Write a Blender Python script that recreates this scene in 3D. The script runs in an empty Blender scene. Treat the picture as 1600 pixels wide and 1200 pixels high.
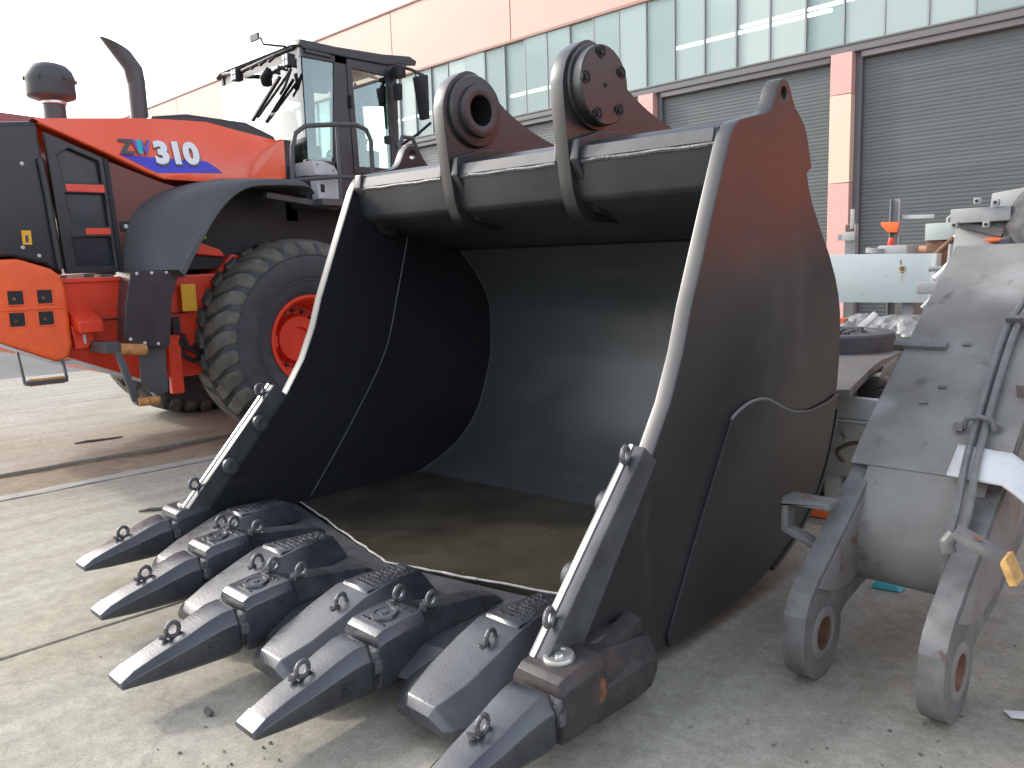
import bpy, bmesh, math, random
from mathutils import Vector, Matrix, noise
from mathutils.geometry import tessellate_polygon
random.seed(7)
S = bpy.context.scene
COL = S.collection
R = math.radians

# ------------------------------------------------------------------ camera
cam_d = bpy.data.cameras.new('camera')
cam = bpy.data.objects.new('camera', cam_d)
COL.objects.link(cam)
cam_d.sensor_width = 36.0
cam_d.lens = 36.0 * 1254.75 / 1600.0
cam_d.clip_start = 0.05
cam_d.clip_end = 2000.0


def cam_matrix(pitch, roll, yaw, h):
    cp, sp = math.cos(pitch), math.sin(pitch)
    F = Vector((0, cp, -sp)); U = Vector((0, sp, cp)); Rt = Vector((1, 0, 0))
    cr, sr = math.cos(roll), math.sin(roll)
    R2 = cr * Rt + sr * U
    U2 = -sr * Rt + cr * U
    Z = Matrix.Rotation(yaw, 3, 'Z')
    R2, U2, F = Z @ R2, Z @ U2, Z @ F
    m = Matrix((R2, U2, -F)).transposed().to_4x4()
    m.translation = Vector((0, 0, h))
    return m


cam.matrix_world = cam_matrix(0.1398, -0.03252, 0.77186, 1.4)
S.camera = cam

# ------------------------------------------------------------------ light
SUN_AZ = Vector((-0.95, -0.31, 0.0)).normalized()
SUN_EL = R(31)
sun_dir = Vector((SUN_AZ.x * math.cos(SUN_EL), SUN_AZ.y * math.cos(SUN_EL), math.sin(SUN_EL)))
W = bpy.data.worlds.new('World')
S.world = W
W.use_nodes = True
wn, wl = W.node_tree.nodes, W.node_tree.links
sky = wn.new('ShaderNodeTexSky')
sky.sky_type = 'NISHITA'
sky.sun_disc = False
sky.sun_elevation = SUN_EL
sky.sun_rotation = math.atan2(SUN_AZ.x, SUN_AZ.y)
sky.air_density = 1.0
sky.dust_density = 2.2
sky.ozone_density = 1.0
hz = wn.new('ShaderNodeHueSaturation')          # thin milky haze: the whole sky a little paler
hz.inputs['Saturation'].default_value = 0.5
wl.new(sky.outputs[0], hz.inputs['Color'])
wl.new(hz.outputs[0], wn['Background'].inputs[0])
wn['Background'].inputs[1].default_value = 0.15
sl = bpy.data.lights.new('sun', 'SUN')
sl.energy = 0.7
sl.angle = R(3)
sl.color = (1.0, 0.95, 0.87)
so = bpy.data.objects.new('sun', sl)
COL.objects.link(so)
so.rotation_euler = sun_dir.to_track_quat('Z', 'Y').to_euler()
so.location = (-8, -4, 9)
S.view_settings.view_transform = 'Standard'
S.view_settings.look = 'None'
S.view_settings.exposure = 1.58
S.view_settings.gamma = 1.0
S.view_settings.use_curve_mapping = False

# ------------------------------------------------------------------ materials
MATS = {}


def mat(name, col, rough=0.5, metal=0.0, var=0.0, vscale=3.0, col2=None, bump=0.0, bscale=30.0, spec=0.5,
        coat=0.0, rvar=0.0, emit=None, estr=0.0, speck=None, spk_scale=60.0, spk_amt=0.5, aniso=None, scratch=None):
    m = bpy.data.materials.new(name)
    m.use_nodes = True
    n, l = m.node_tree.nodes, m.node_tree.links
    p = n['Principled BSDF']
    p.inputs['Roughness'].default_value = rough
    p.inputs['Metallic'].default_value = metal
    p.inputs['Specular IOR Level'].default_value = spec
    p.inputs['Coat Weight'].default_value = coat
    p.inputs['Coat Roughness'].default_value = 0.12
    c4 = (*col, 1)
    p.inputs['Base Color'].default_value = c4
    tc = n.new('ShaderNodeTexCoord')
    out = None
    if var > 0 or col2:
        nz = n.new('ShaderNodeTexNoise')
        nz.inputs['Scale'].default_value = vscale
        nz.inputs['Detail'].default_value = 8
        nz.inputs['Roughness'].default_value = 0.62
        if aniso:
            mp = n.new('ShaderNodeMapping')
            mp.inputs['Scale'].default_value = aniso
            l.new(tc.outputs['Object'], mp.inputs[0])
            l.new(mp.outputs[0], nz.inputs['Vector'])
        else:
            l.new(tc.outputs['Object'], nz.inputs['Vector'])
        rp = n.new('ShaderNodeValToRGB')
        rp.color_ramp.elements[0].position = 0.36
        rp.color_ramp.elements[1].position = 0.66
        a = col
        b = col2 if col2 else tuple(min(1, c * (1 + var)) for c in col)
        if not col2:
            a = tuple(c * (1 - var) for c in col)
        rp.color_ramp.elements[0].color = (*a, 1)
        rp.color_ramp.elements[1].color = (*b, 1)
        l.new(nz.outputs[0], rp.inputs[0])
        out = rp.outputs[0]
        if rvar > 0:
            mr = n.new('ShaderNodeMapRange')
            mr.inputs['From Min'].default_value = 0.3
            mr.inputs['From Max'].default_value = 0.7
            mr.inputs['To Min'].default_value = max(0.02, rough - rvar)
            mr.inputs['To Max'].default_value = min(1, rough + rvar)
            l.new(nz.outputs[0], mr.inputs[0])
            l.new(mr.outputs[0], p.inputs['Roughness'])
    if speck:
        nz2 = n.new('ShaderNodeTexNoise')
        nz2.inputs['Scale'].default_value = spk_scale
        nz2.inputs['Detail'].default_value = 3
        l.new(tc.outputs['Object'], nz2.inputs['Vector'])
        r2 = n.new('ShaderNodeValToRGB')
        r2.color_ramp.elements[0].position = spk_amt
        r2.color_ramp.elements[1].position = spk_amt + 0.08
        r2.color_ramp.elements[0].color = (0, 0, 0, 1)
        r2.color_ramp.elements[1].color = (1, 1, 1, 1)
        l.new(nz2.outputs[0], r2.inputs[0])
        mx = n.new('ShaderNodeMixRGB')
        l.new(r2.outputs[0], mx.inputs[0])
        if out:
            l.new(out, mx.inputs[1])
        else:
            mx.inputs[1].default_value = c4
        mx.inputs[2].default_value = (*speck, 1)
        out = mx.outputs[0]
    if scratch:
        for (scol, svec, sthr, srot) in scratch:
            mp3 = n.new('ShaderNodeMapping')
            mp3.inputs['Scale'].default_value = svec
            mp3.inputs['Rotation'].default_value = srot
            l.new(tc.outputs['Object'], mp3.inputs[0])
            nz3 = n.new('ShaderNodeTexNoise')
            nz3.inputs['Scale'].default_value = 1.0
            nz3.inputs['Detail'].default_value = 4
            l.new(mp3.outputs[0], nz3.inputs['Vector'])
            r3 = n.new('ShaderNodeValToRGB')
            r3.color_ramp.elements[0].position = sthr
            r3.color_ramp.elements[1].position = sthr + 0.10
            l.new(nz3.outputs[0], r3.inputs[0])
            mx3 = n.new('ShaderNodeMixRGB')
            l.new(r3.outputs[0], mx3.inputs[0])
            if out:
                l.new(out, mx3.inputs[1])
            else:
                mx3.inputs[1].default_value = c4
            mx3.inputs[2].default_value = (*scol, 1)
            out = mx3.outputs[0]
    if out:
        l.new(out, p.inputs['Base Color'])
    if bump > 0:
        nb = n.new('ShaderNodeTexNoise')
        nb.inputs['Scale'].default_value = bscale
        nb.inputs['Detail'].default_value = 6
        l.new(tc.outputs['Object'], nb.inputs['Vector'])
        bp = n.new('ShaderNodeBump')
        bp.inputs['Strength'].default_value = bump
        bp.inputs['Distance'].default_value = 0.01
        l.new(nb.outputs[0], bp.inputs['Height'])
        l.new(bp.outputs[0], p.inputs['Normal'])
    if emit:
        p.inputs['Emission Color'].default_value = (*emit, 1)
        p.inputs['Emission Strength'].default_value = estr
    MATS[name] = m
    return m


def glass(name, tint, refl_rough=0.02, ior=1.5, extra=0.0):
    m = bpy.data.materials.new(name)
    m.use_nodes = True
    n, l = m.node_tree.nodes, m.node_tree.links
    n.remove(n['Principled BSDF'])
    t = n.new('ShaderNodeBsdfTransparent'); t.inputs[0].default_value = (*tint, 1)
    g = n.new('ShaderNodeBsdfGlossy'); g.inputs['Roughness'].default_value = refl_rough
    f = n.new('ShaderNodeFresnel'); f.inputs[0].default_value = ior
    a = n.new('ShaderNodeMath'); a.operation = 'ADD'; a.inputs[1].default_value = extra; a.use_clamp = True
    l.new(f.outputs[0], a.inputs[0])
    mx = n.new('ShaderNodeMixShader')
    l.new(a.outputs[0], mx.inputs[0]); l.new(t.outputs[0], mx.inputs[1]); l.new(g.outputs[0], mx.inputs[2])
    l.new(mx.outputs[0], n['Material Output'].inputs[0])
    MATS[name] = m
    return m


def sky_pale_glass(name, base=(0.48, 0.57, 0.55), fac=0.62, rough=0.06):
    """glazing with a pale translucent film: part see-through, part pale diffuse, mirror on top"""
    m = bpy.data.materials.new(name)
    m.use_nodes = True
    n, l = m.node_tree.nodes, m.node_tree.links
    p = n['Principled BSDF']
    p.inputs['Base Color'].default_value = (*base, 1)
    p.inputs['Roughness'].default_value = rough
    t = n.new('ShaderNodeBsdfTransparent'); t.inputs[0].default_value = (0.85, 0.93, 0.91, 1)
    mx = n.new('ShaderNodeMixShader'); mx.inputs[0].default_value = fac
    l.new(t.outputs[0], mx.inputs[1]); l.new(p.outputs[0], mx.inputs[2])
    l.new(mx.outputs[0], n['Material Output'].inputs[0])
    MATS[name] = m
    return m


# ------------------------------------------------------------------ geometry helpers
ORG = {}


class MB:
    def __init__(s):
        s.v, s.f = [], []

    def add(s, vs, fs):
        o = len(s.v)
        s.v += [tuple(q) for q in vs]
        s.f += [tuple(i + o for i in q) for q in fs]
        return s

    def box(s, x0, x1, y0, y1, z0, z1):
        return s.add([(x0, y0, z0), (x1, y0, z0), (x1, y1, z0), (x0, y1, z0), (x0, y0, z1), (x1, y0, z1), (x1, y1, z1), (x0, y1, z1)],
                     [(0, 3, 2, 1), (4, 5, 6, 7), (0, 1, 5, 4), (1, 2, 6, 5), (2, 3, 7, 6), (3, 0, 4, 7)])

    def obox(s, c, ax, ay, az):
        c, ax, ay, az = map(Vector, (c, ax, ay, az))
        vs = [c + i * ax + j * ay + k * az for k in (-1, 1) for (i, j) in ((-1, -1), (1, -1), (1, 1), (-1, 1))]
        return s.add(vs, [(0, 3, 2, 1), (4, 5, 6, 7), (0, 1, 5, 4), (1, 2, 6, 5), (2, 3, 7, 6), (3, 0, 4, 7)])

    def beam(s, a, b, w, h, up=(0, 0, 1)):
        a, b = Vector(a), Vector(b)
        d = (b - a).normalized()
        u = Vector(up)
        if abs(d.dot(u)) > 0.98:
            u = Vector((0, 1, 0))
        sd = d.cross(u).normalized()
        u = sd.cross(d)
        return s.obox((a + b) / 2, (b - a) / 2, sd * w / 2, u * h / 2)

    def prism(s, poly, axis, a0, a1, holes=()):
        def mk(p, a):
            if axis == 'X': return (a, p[0], p[1])
            if axis == 'Y': return (p[0], a, p[1])
            return (p[0], p[1], a)
        n = len(poly)
        if not holes:
            vs = [mk(p, a0) for p in poly] + [mk(p, a1) for p in poly]
            fs = [tuple(range(n)), tuple(range(2 * n - 1, n - 1, -1))]
            fs += [(i, n + i, n + (i + 1) % n, (i + 1) % n) for i in range(n)]
            return s.add(vs, fs)
        loops = [list(poly)] + [list(h) for h in holes]
        flat = [p for lp in loops for p in lp]
        tr = tessellate_polygon([[Vector((p[0], p[1], 0)) for p in lp] for lp in loops])
        N = len(flat)
        vs = [mk(p, a0) for p in flat] + [mk(p, a1) for p in flat]
        fs = [tuple(t) for t in tr] + [tuple(i + N for i in t[::-1]) for t in tr]
        o = 0
        for lp in loops:
            k = len(lp)
            fs += [(o + i, N + o + i, N + o + (i + 1) % k, o + (i + 1) % k) for i in range(k)]
            o += k
        return s.add(vs, fs)

    def tube(s, pts, r, n=10, closed=False):
        pts = [Vector(p) for p in pts]
        m = len(pts)
        rr = r if isinstance(r, (list, tuple)) else [r] * m
        vs, fs = [], []
        pu = None
        for i, p in enumerate(pts):
            if closed:
                d = (pts[(i + 1) % m] - pts[i - 1]).normalized()
            else:
                a, b = pts[max(0, i - 1)], pts[min(m - 1, i + 1)]
                d = (b - a).normalized()
            if pu is None:
                t = Vector((0, 0, 1)) if abs(d.z) < 0.9 else Vector((1, 0, 0))
                u = d.cross(t).normalized()
            else:
                u = (pu - d * pu.dot(d)).normalized()
            pu = u
            w = d.cross(u)
            for k in range(n):
                an = 2 * math.pi * k / n
                vs.append(p + rr[i] * (math.cos(an) * u + math.sin(an) * w))
        for i in range(m if closed else m - 1):
            j = (i + 1) % m
            for k in range(n):
                k2 = (k + 1) % n
                fs.append((i * n + k, i * n + k2, j * n + k2, j * n + k))
        if not closed:
            fs.append(tuple(range(n))[::-1])
            fs.append(tuple(range((m - 1) * n, m * n)))
        return s.add(vs, fs)

    def lathe(s, prof, c, axis, n=32, a0=0.0, a1=2 * math.pi):
        """prof: (radius, height along axis)"""
        c, ax = Vector(c), Vector(axis).normalized()
        t = Vector((0, 0, 1)) if abs(ax.z) < 0.9 else Vector((1, 0, 0))
        u = ax.cross(t).normalized(); w = ax.cross(u)
        full = abs(a1 - a0 - 2 * math.pi) < 1e-6
        cnt = n if full else n + 1
        vs, fs = [], []
        for i in range(cnt):
            an = a0 + (a1 - a0) * i / n
            for r_, h_ in prof:
                vs.append(c + ax * h_ + r_ * (math.cos(an) * u + math.sin(an) * w))
        m = len(prof)
        for i in range(n):
            j = (i + 1) % cnt
            for k in range(m - 1):
                fs.append((i * m + k, i * m + k + 1, j * m + k + 1, j * m + k))
        return s.add(vs, fs)

    def cyl(s, a, b, r, n=20):
        a, b = Vector(a), Vector(b)
        h = (b - a).length
        return s.lathe([(0, 0), (r, 0), (r, h), (0, h)], a, b - a, n)

    def loft(s, rings, cap=True, closed=True):
        n = len(rings[0])
        vs = [q for r_ in rings for q in r_]
        fs = []
        for i in range(len(rings) - 1):
            for k in range(n if closed else n - 1):
                k2 = (k + 1) % n
                fs.append((i * n + k, i * n + k2, (i + 1) * n + k2, (i + 1) * n + k))
        if cap and closed:
            fs.append(tuple(range(n))[::-1])
            fs.append(tuple(range((len(rings) - 1) * n, len(rings) * n)))
        return s.add(vs, fs)

    def mesh(s, name, mats, bevel=0, segs=2, smooth=38, off=(0, 0, 0)):
        me = bpy.data.meshes.new(name)
        o = Vector(off)
        me.from_pydata([Vector(q) - o for q in s.v], [], s.f)
        bm = bmesh.new(); bm.from_mesh(me)
        bmesh.ops.remove_doubles(bm, verts=bm.verts, dist=1e-5)
        bmesh.ops.recalc_face_normals(bm, faces=bm.faces)
        if bevel > 0:
            es = [e for e in bm.edges if len(e.link_faces) == 2 and e.calc_face_angle(0) > R(22)]
            try:
                bmesh.ops.bevel(bm, geom=es, offset=bevel, segments=segs, profile=0.6, affect='EDGES', clamp_overlap=True)
            except Exception:
                pass
        bm.to_mesh(me); bm.free()
        for m_ in (mats if isinstance(mats, (list, tuple)) else [mats]):
            me.materials.append(MATS[m_])
        if smooth:
            me.shade_smooth()
            me.set_sharp_from_angle(angle=R(smooth))
            if bevel > 0:      # keep the big flat cheeks of plates truly flat
                big = {p.index for p in me.polygons if abs(p.normal.x) > 0.9999 and p.area > 0.0004}
                cnt = {}
                for p in me.polygons:
                    for k in p.edge_keys:
                        cnt.setdefault(k, []).append(p.index in big)
                at = me.attributes.get('sharp_edge') or me.attributes.new('sharp_edge', 'BOOLEAN', 'EDGE')
                for e in me.edges:
                    q = cnt.get(tuple(sorted(e.vertices)), cnt.get(tuple(e.vertices)))
                    if q and len(q) == 2 and q[0] != q[1]:
                        at.data[e.index].value = True
        return me

    def build(s, name, mats, parent=None, bevel=0, segs=2, smooth=38, off=None):
        if off is None:
            off = ORG.get(parent.name, (0, 0, 0)) if parent else (0, 0, 0)
        me = s.mesh(name, mats, bevel, segs, smooth, off)
        o = bpy.data.objects.new(name, me)
        COL.objects.link(o)
        if parent:
            o.parent = parent
            ORG[o.name] = off
        return o


def M():
    return MB()


def thing(name, label, cat, loc=(0, 0, 0), org=None, group=None, rot=None):
    o = bpy.data.objects.new(name, None)
    o.empty_display_size = 0.2
    COL.objects.link(o)
    o.location = loc
    if rot: o.rotation_euler = rot
    tag(o, label, cat, group)
    ORG[o.name] = org if org is not None else loc
    return o


def tag(o, label=None, cat=None, group=None, kind=None):
    if label: o['label'] = label
    if cat: o['category'] = cat
    if group: o['group'] = group
    if kind: o['kind'] = kind
    return o


def at_base(o):
    """move a single-mesh thing's origin to its base centre"""
    vs = [v.co for v in o.data.vertices]
    c = Vector((sum(v.x for v in vs) / len(vs), sum(v.y for v in vs) / len(vs), min(v.z for v in vs)))
    for v in o.data.vertices: v.co -= c
    o.location = o.location + c
    return o


def circ(cx, cy, r, n=20, a0=0, a1=360):
    full = abs(a1 - a0 - 360) < 1e-6
    return [(cx + r * math.cos(R(a0 + (a1 - a0) * i / (n if full else n - 1))), cy + r * math.sin(R(a0 + (a1 - a0) * i / (n if full else n - 1)))) for i in range(n)]


def smooth_poly(pts, sub=4):
    """Catmull-Rom through an open list of points"""
    P = [Vector(p) for p in pts]
    out = []
    for i in range(len(P) - 1):
        p0, p1, p2, p3 = P[max(0, i - 1)], P[i], P[i + 1], P[min(len(P) - 1, i + 2)]
        for k in range(sub):
            t = k / sub
            out.append(0.5 * ((2 * p1) + (p2 - p0) * t + (2 * p0 - 5 * p1 + 4 * p2 - p3) * t * t + (3 * p1 - p0 - 3 * p2 + p3) * t ** 3))
    out.append(P[-1])
    return [tuple(q) for q in out]


def eye(mb, c, axis, r=0.026, t=0.0085, n=16):
    """a lifting ring standing on a surface"""
    c, ax = Vector(c), Vector(axis).normalized()
    tt = Vector((0, 0, 1)) if abs(ax.z) < 0.9 else Vector((1, 0, 0))
    u = ax.cross(tt).normalized(); w = ax.cross(u)
    mb.tube([c + r * (math.cos(2 * math.pi * k / n) * u + math.sin(2 * math.pi * k / n) * w) for k in range(n)], t, 8, True)
    return mb


def text_mesh(name, body, size, m, parent, matrix, extrude=0.004, offset=0.0, off=(0, 0, 0), shear=0.0):
    cu = bpy.data.curves.new(name, 'FONT')
    cu.body = body; cu.size = size; cu.extrude = extrude; cu.offset = offset; cu.shear = shear
    cu.align_x = 'LEFT'; cu.resolution_u = 4
    tmp = bpy.data.objects.new(name + '_tmp', cu)
    COL.objects.link(tmp)
    dg = bpy.context.evaluated_depsgraph_get()
    me = bpy.data.meshes.new_from_object(tmp.evaluated_get(dg))
    bpy.data.objects.remove(tmp)
    me.transform(matrix)
    me.transform(Matrix.Translation(-Vector(off)))
    me.name = name
    me.materials.clear(); me.materials.append(MATS[m])
    o = bpy.data.objects.new(name, me)
    COL.objects.link(o)
    if parent:
        o.parent = parent
    return o


# paints and surfaces ------------------------------------------------
mat('black_paint', (0.032, 0.035, 0.039), 0.36, var=0.25, vscale=2.2, rvar=0.07, bump=0.03, bscale=220, speck=(0.05, 0.05, 0.048), spk_scale=55, spk_amt=0.71)
mat('shell_black_lit', (0.048, 0.052, 0.055), 0.36, var=0.14, vscale=1.2, rvar=0.06, speck=(0.075, 0.075, 0.072), spk_scale=50, spk_amt=0.72, scratch=[((0.060, 0.063, 0.065), (2.2, 9, 2.0), 0.58, (0, 0, 0)), ((0.040, 0.042, 0.043), (5, 14, 14), 0.66, (0, 0, 0.2))])  # bucket black lightened to carry the sky sheen on the back
mat('shaded_black', (0.013, 0.014, 0.018), 0.42, var=0.2, vscale=2, speck=(0.045, 0.044, 0.042), spk_scale=45, spk_amt=0.72, scratch=[((0.022, 0.022, 0.023), (6, 2.5, 9), 0.62, (0.5, 0, 0)), ((0.05, 0.05, 0.05), (90, 6, 90), 0.73, (0.9, 0, 0))])  # the bucket's black darkened for the shade on its left plate
mat('satin_black', (0.023, 0.0225, 0.023), 0.36, var=0.14, vscale=1.6, rvar=0.05, spec=0.7, scratch=[((0.036, 0.035, 0.034), (3, 5, 2.4), 0.60, (0.35, 0, 0)), ((0.10, 0.095, 0.09), (60, 90, 5), 0.735, (0.5, 0, 0)), ((0.07, 0.068, 0.065), (60, 5, 80), 0.74, (0.3, 0, 0))])
mat('tooth_paint', (0.036, 0.038, 0.044), 0.30, spec=0.9, var=0.25, vscale=9, rvar=0.08, bump=0.08, bscale=110, speck=(0.075, 0.073, 0.07), spk_scale=34, spk_amt=0.70, scratch=[((0.10, 0.098, 0.092), (50, 7, 60), 0.72, (0, 0.3, 0.5))])
mat('edge_paint', (0.06, 0.062, 0.066), 0.38, var=0.25, vscale=6, rvar=0.08)
mat('bare_steel', (0.62, 0.61, 0.58), 0.34, 0.85, var=0.15, vscale=18)
mat('tip_white', (0.85, 0.85, 0.83), 0.45, var=0.12, vscale=40)
mat('rusty_black', (0.025, 0.024, 0.027), 0.5, vscale=14, col2=(0.06, 0.045, 0.04), bump=0.1, bscale=70, speck=(0.30, 0.11, 0.04), spk_scale=9, spk_amt=0.67)
mat('weld_metal', (0.13, 0.13, 0.135), 0.38, 0.3, var=0.4, vscale=60, bump=0.5, bscale=140)
mat('orange_paint', (0.86, 0.105, 0.035), 0.24, var=0.03, vscale=2, coat=0.6)
mat('red_orange', (0.74, 0.055, 0.022), 0.36, var=0.08, vscale=4, coat=0.15)
mat('cast_orange', (0.86, 0.12, 0.03), 0.42, var=0.08, vscale=7, bump=0.08, bscale=60)
mat('black_panel', (0.022, 0.023, 0.026), 0.33, var=0.15, vscale=2, bump=0.02, bscale=200)
mat('fender_grey', (0.070, 0.072, 0.078), 0.55, var=0.12, vscale=3, bump=0.05, bscale=280)
mat('flap_rubber', (0.04, 0.035, 0.04), 0.4, var=0.2, vscale=5)
mat('dark_void', (0.012, 0.012, 0.015), 0.6)
mat('deep_navy', (0.018, 0.022, 0.034), 0.25, var=0.3, vscale=8)
mat('tyre_rubber', (0.048, 0.052, 0.062), 0.62, var=0.2, vscale=6, bump=0.08, bscale=90)
mat('tread_dusty', (0.075, 0.072, 0.066), 0.8, vscale=9, col2=(0.15, 0.14, 0.115), bump=0.15, bscale=70)
mat('cab_grey', (0.032, 0.033, 0.038), 0.35, var=0.1, vscale=3)
mat('pale_grey_paint', (0.55, 0.55, 0.56), 0.4, var=0.05, vscale=5)
mat('rail_grey', (0.07, 0.072, 0.075), 0.45)
mat('lamp_lens', (0.75, 0.76, 0.78), 0.15)
mat('amber', (0.9, 0.22, 0.02), 0.25)
mat('tan_paint', (0.50, 0.29, 0.10), 0.6, var=0.25, vscale=30)
mat('yellow_label', (0.80, 0.42, 0.03), 0.5)
mat('wood_tread', (0.48, 0.22, 0.075), 0.55, var=0.25, vscale=22)
mat('white_decal', (0.78, 0.78, 0.80), 0.35)
mat('decal_dark', (0.06, 0.075, 0.085), 0.4)
mat('decal_blue', (0.055, 0.055, 0.52), 0.35)
mat('decal_teal', (0.02, 0.42, 0.48), 0.35)
mat('decal_purple', (0.16, 0.10, 0.42), 0.35)
mat('decal_shadow', (0.10, 0.105, 0.11), 0.4)
mat('seat_cloth', (0.03, 0.03, 0.035), 0.8)
mat('cab_trim', (0.10, 0.105, 0.10), 0.6)
mat('green_paint', (0.18, 0.42, 0.08), 0.4)
glass('cab_glass', (0.82, 0.93, 0.90), 0.015, 1.5, 0.06)
glass('rear_glass', (0.80, 0.90, 0.88), 0.02, 1.5, 0.12)
mat('reflect_brown', (0.13, 0.035, 0.025), 0.3, var=0.1, vscale=3)  # orange reflection and shade put into the base colour
mat('cream_cladding', (0.70, 0.53, 0.41), 0.5, var=0.03, vscale=0.4)
mat('peach_cladding', (0.58, 0.375, 0.30), 0.5, var=0.05, vscale=0.25)
mat('pink_cladding', (0.62, 0.36, 0.32), 0.5, var=0.05, vscale=0.4)
mat('cladding_joint', (0.42, 0.24, 0.19), 0.6)
mat('shutter_grey', (0.080, 0.091, 0.094), 0.42, var=0.12, vscale=0.9, aniso=(0.15, 1, 3))
mat('shutter_guide', (0.13, 0.135, 0.145), 0.5)
mat('lintel_grey', (0.17, 0.165, 0.165), 0.5)
mat('mullion_grey', (0.27, 0.29, 0.29), 0.45)
mat('room_white', (0.62, 0.66, 0.64), 0.8)
mat('tube_light', (1, 1, 1), 0.5, emit=(0.95, 1.0, 0.97), estr=6.0)
sky_pale_glass('window_glass')
sky_pale_glass('window_glass_b', (0.44, 0.53, 0.52), 0.50, 0.04)
sky_pale_glass('window_glass_c', (0.52, 0.60, 0.57), 0.72, 0.09)
mat('asphalt', (0.085, 0.086, 0.088), 0.85, var=0.25, vscale=0.6, bump=0.2, bscale=60)
mat('dark_red_roof', (0.36, 0.10, 0.10), 0.6)
mat('old_grey', (0.155, 0.143, 0.126), 0.58, vscale=3.0, col2=(0.085, 0.075, 0.066), bump=0.12, bscale=40, speck=(0.10, 0.095, 0.085), spk_scale=18, spk_amt=0.72, scratch=[((0.215, 0.208, 0.196), (2.2, 1.6, 2.5), 0.57, (0, 0, 0.4)), ((0.085, 0.08, 0.075), (9, 5, 9), 0.64, (0, 0, 0))])
mat('old_grey_light', (0.235, 0.225, 0.205), 0.55, vscale=2.4, col2=(0.135, 0.125, 0.114), bump=0.12, bscale=40, speck=(0.10, 0.095, 0.085), spk_scale=16, spk_amt=0.70, scratch=[((0.29, 0.285, 0.275), (2.0, 1.4, 2.5), 0.56, (0, 0, 0.4)), ((0.095, 0.088, 0.082), (9, 5, 9), 0.63, (0, 0, 0))])
mat('old_grey_edge', (0.165, 0.163, 0.158), 0.5, vscale=9, col2=(0.095, 0.09, 0.085), bump=0.1, bscale=50, speck=(0.10, 0.06, 0.045), spk_scale=14, spk_amt=0.66)
mat('old_rust_grey', (0.165, 0.135, 0.125), 0.6, vscale=6, col2=(0.21, 0.205, 0.20), bump=0.12, bscale=50, speck=(0.17, 0.075, 0.04), spk_scale=9, spk_amt=0.64)
mat('rust', (0.17, 0.085, 0.05), 0.75, var=0.4, vscale=14, bump=0.2, bscale=60)
mat('hose_grey', (0.155, 0.152, 0.15), 0.55, var=0.15, vscale=20)
mat('white_board', (0.62, 0.62, 0.60), 0.5, var=0.05, vscale=8, speck=(0.42, 0.40, 0.36), spk_scale=10, spk_amt=0.68)
mat('white_cabinet', (0.50, 0.48, 0.43), 0.5, var=0.12, vscale=5, speck=(0.16, 0.12, 0.09), spk_scale=8, spk_amt=0.66)
mat('brown_stain', (0.15, 0.11, 0.08), 0.7)
mat('blue_grey_steel', (0.44, 0.50, 0.50), 0.42, var=0.06, vscale=2.5, speck=(0.36, 0.38, 0.37), spk_scale=7, spk_amt=0.68)
mat('grey_green_steel', (0.42, 0.46, 0.44), 0.45, var=0.06, vscale=4)
mat('light_grey_steel', (0.34, 0.34, 0.335), 0.45, vscale=2.5, col2=(0.40, 0.40, 0.39), speck=(0.3, 0.29, 0.27), spk_scale=9, spk_amt=0.69)
mat('mid_grey_steel', (0.24, 0.245, 0.25), 0.5, var=0.15, vscale=5)
mat('plate_grey', (0.12, 0.115, 0.112), 0.5, vscale=2.2, col2=(0.17, 0.15, 0.135), bump=0.04, bscale=60)
mat('disc_dark', (0.045, 0.045, 0.055), 0.5, var=0.3, vscale=7)
mat('soot', (0.05, 0.05, 0.052), 0.85, vscale=12, col2=(0.11, 0.11, 0.11), bump=0.6, bscale=30)
mat('plastic_wrap', (0.14, 0.135, 0.12), 0.16, vscale=8, col2=(0.34, 0.335, 0.32), bump=0.6, bscale=14, coat=0.4)
mat('orange_tag', (0.85, 0.16, 0.04), 0.45)
mat('chrome_rod', (0.75, 0.73, 0.70), 0.25, 0.6)
mat('copper_pipe', (0.50, 0.26, 0.16), 0.5, var=0.2, vscale=10)
mat('pale_stain', (0.40, 0.36, 0.29), 0.6, var=0.2, vscale=30)
mat('dull_orange', (0.72, 0.16, 0.065), 0.4)
mat('white_cloth', (0.60, 0.60, 0.59), 0.7, var=0.05, vscale=12)
mat('cyan_plastic', (0.02, 0.30, 0.36), 0.5)
mat('paper', (0.75, 0.74, 0.72), 0.8)
mat('pebble', (0.14, 0.13, 0.12), 0.9, var=0.5, vscale=20)


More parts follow.
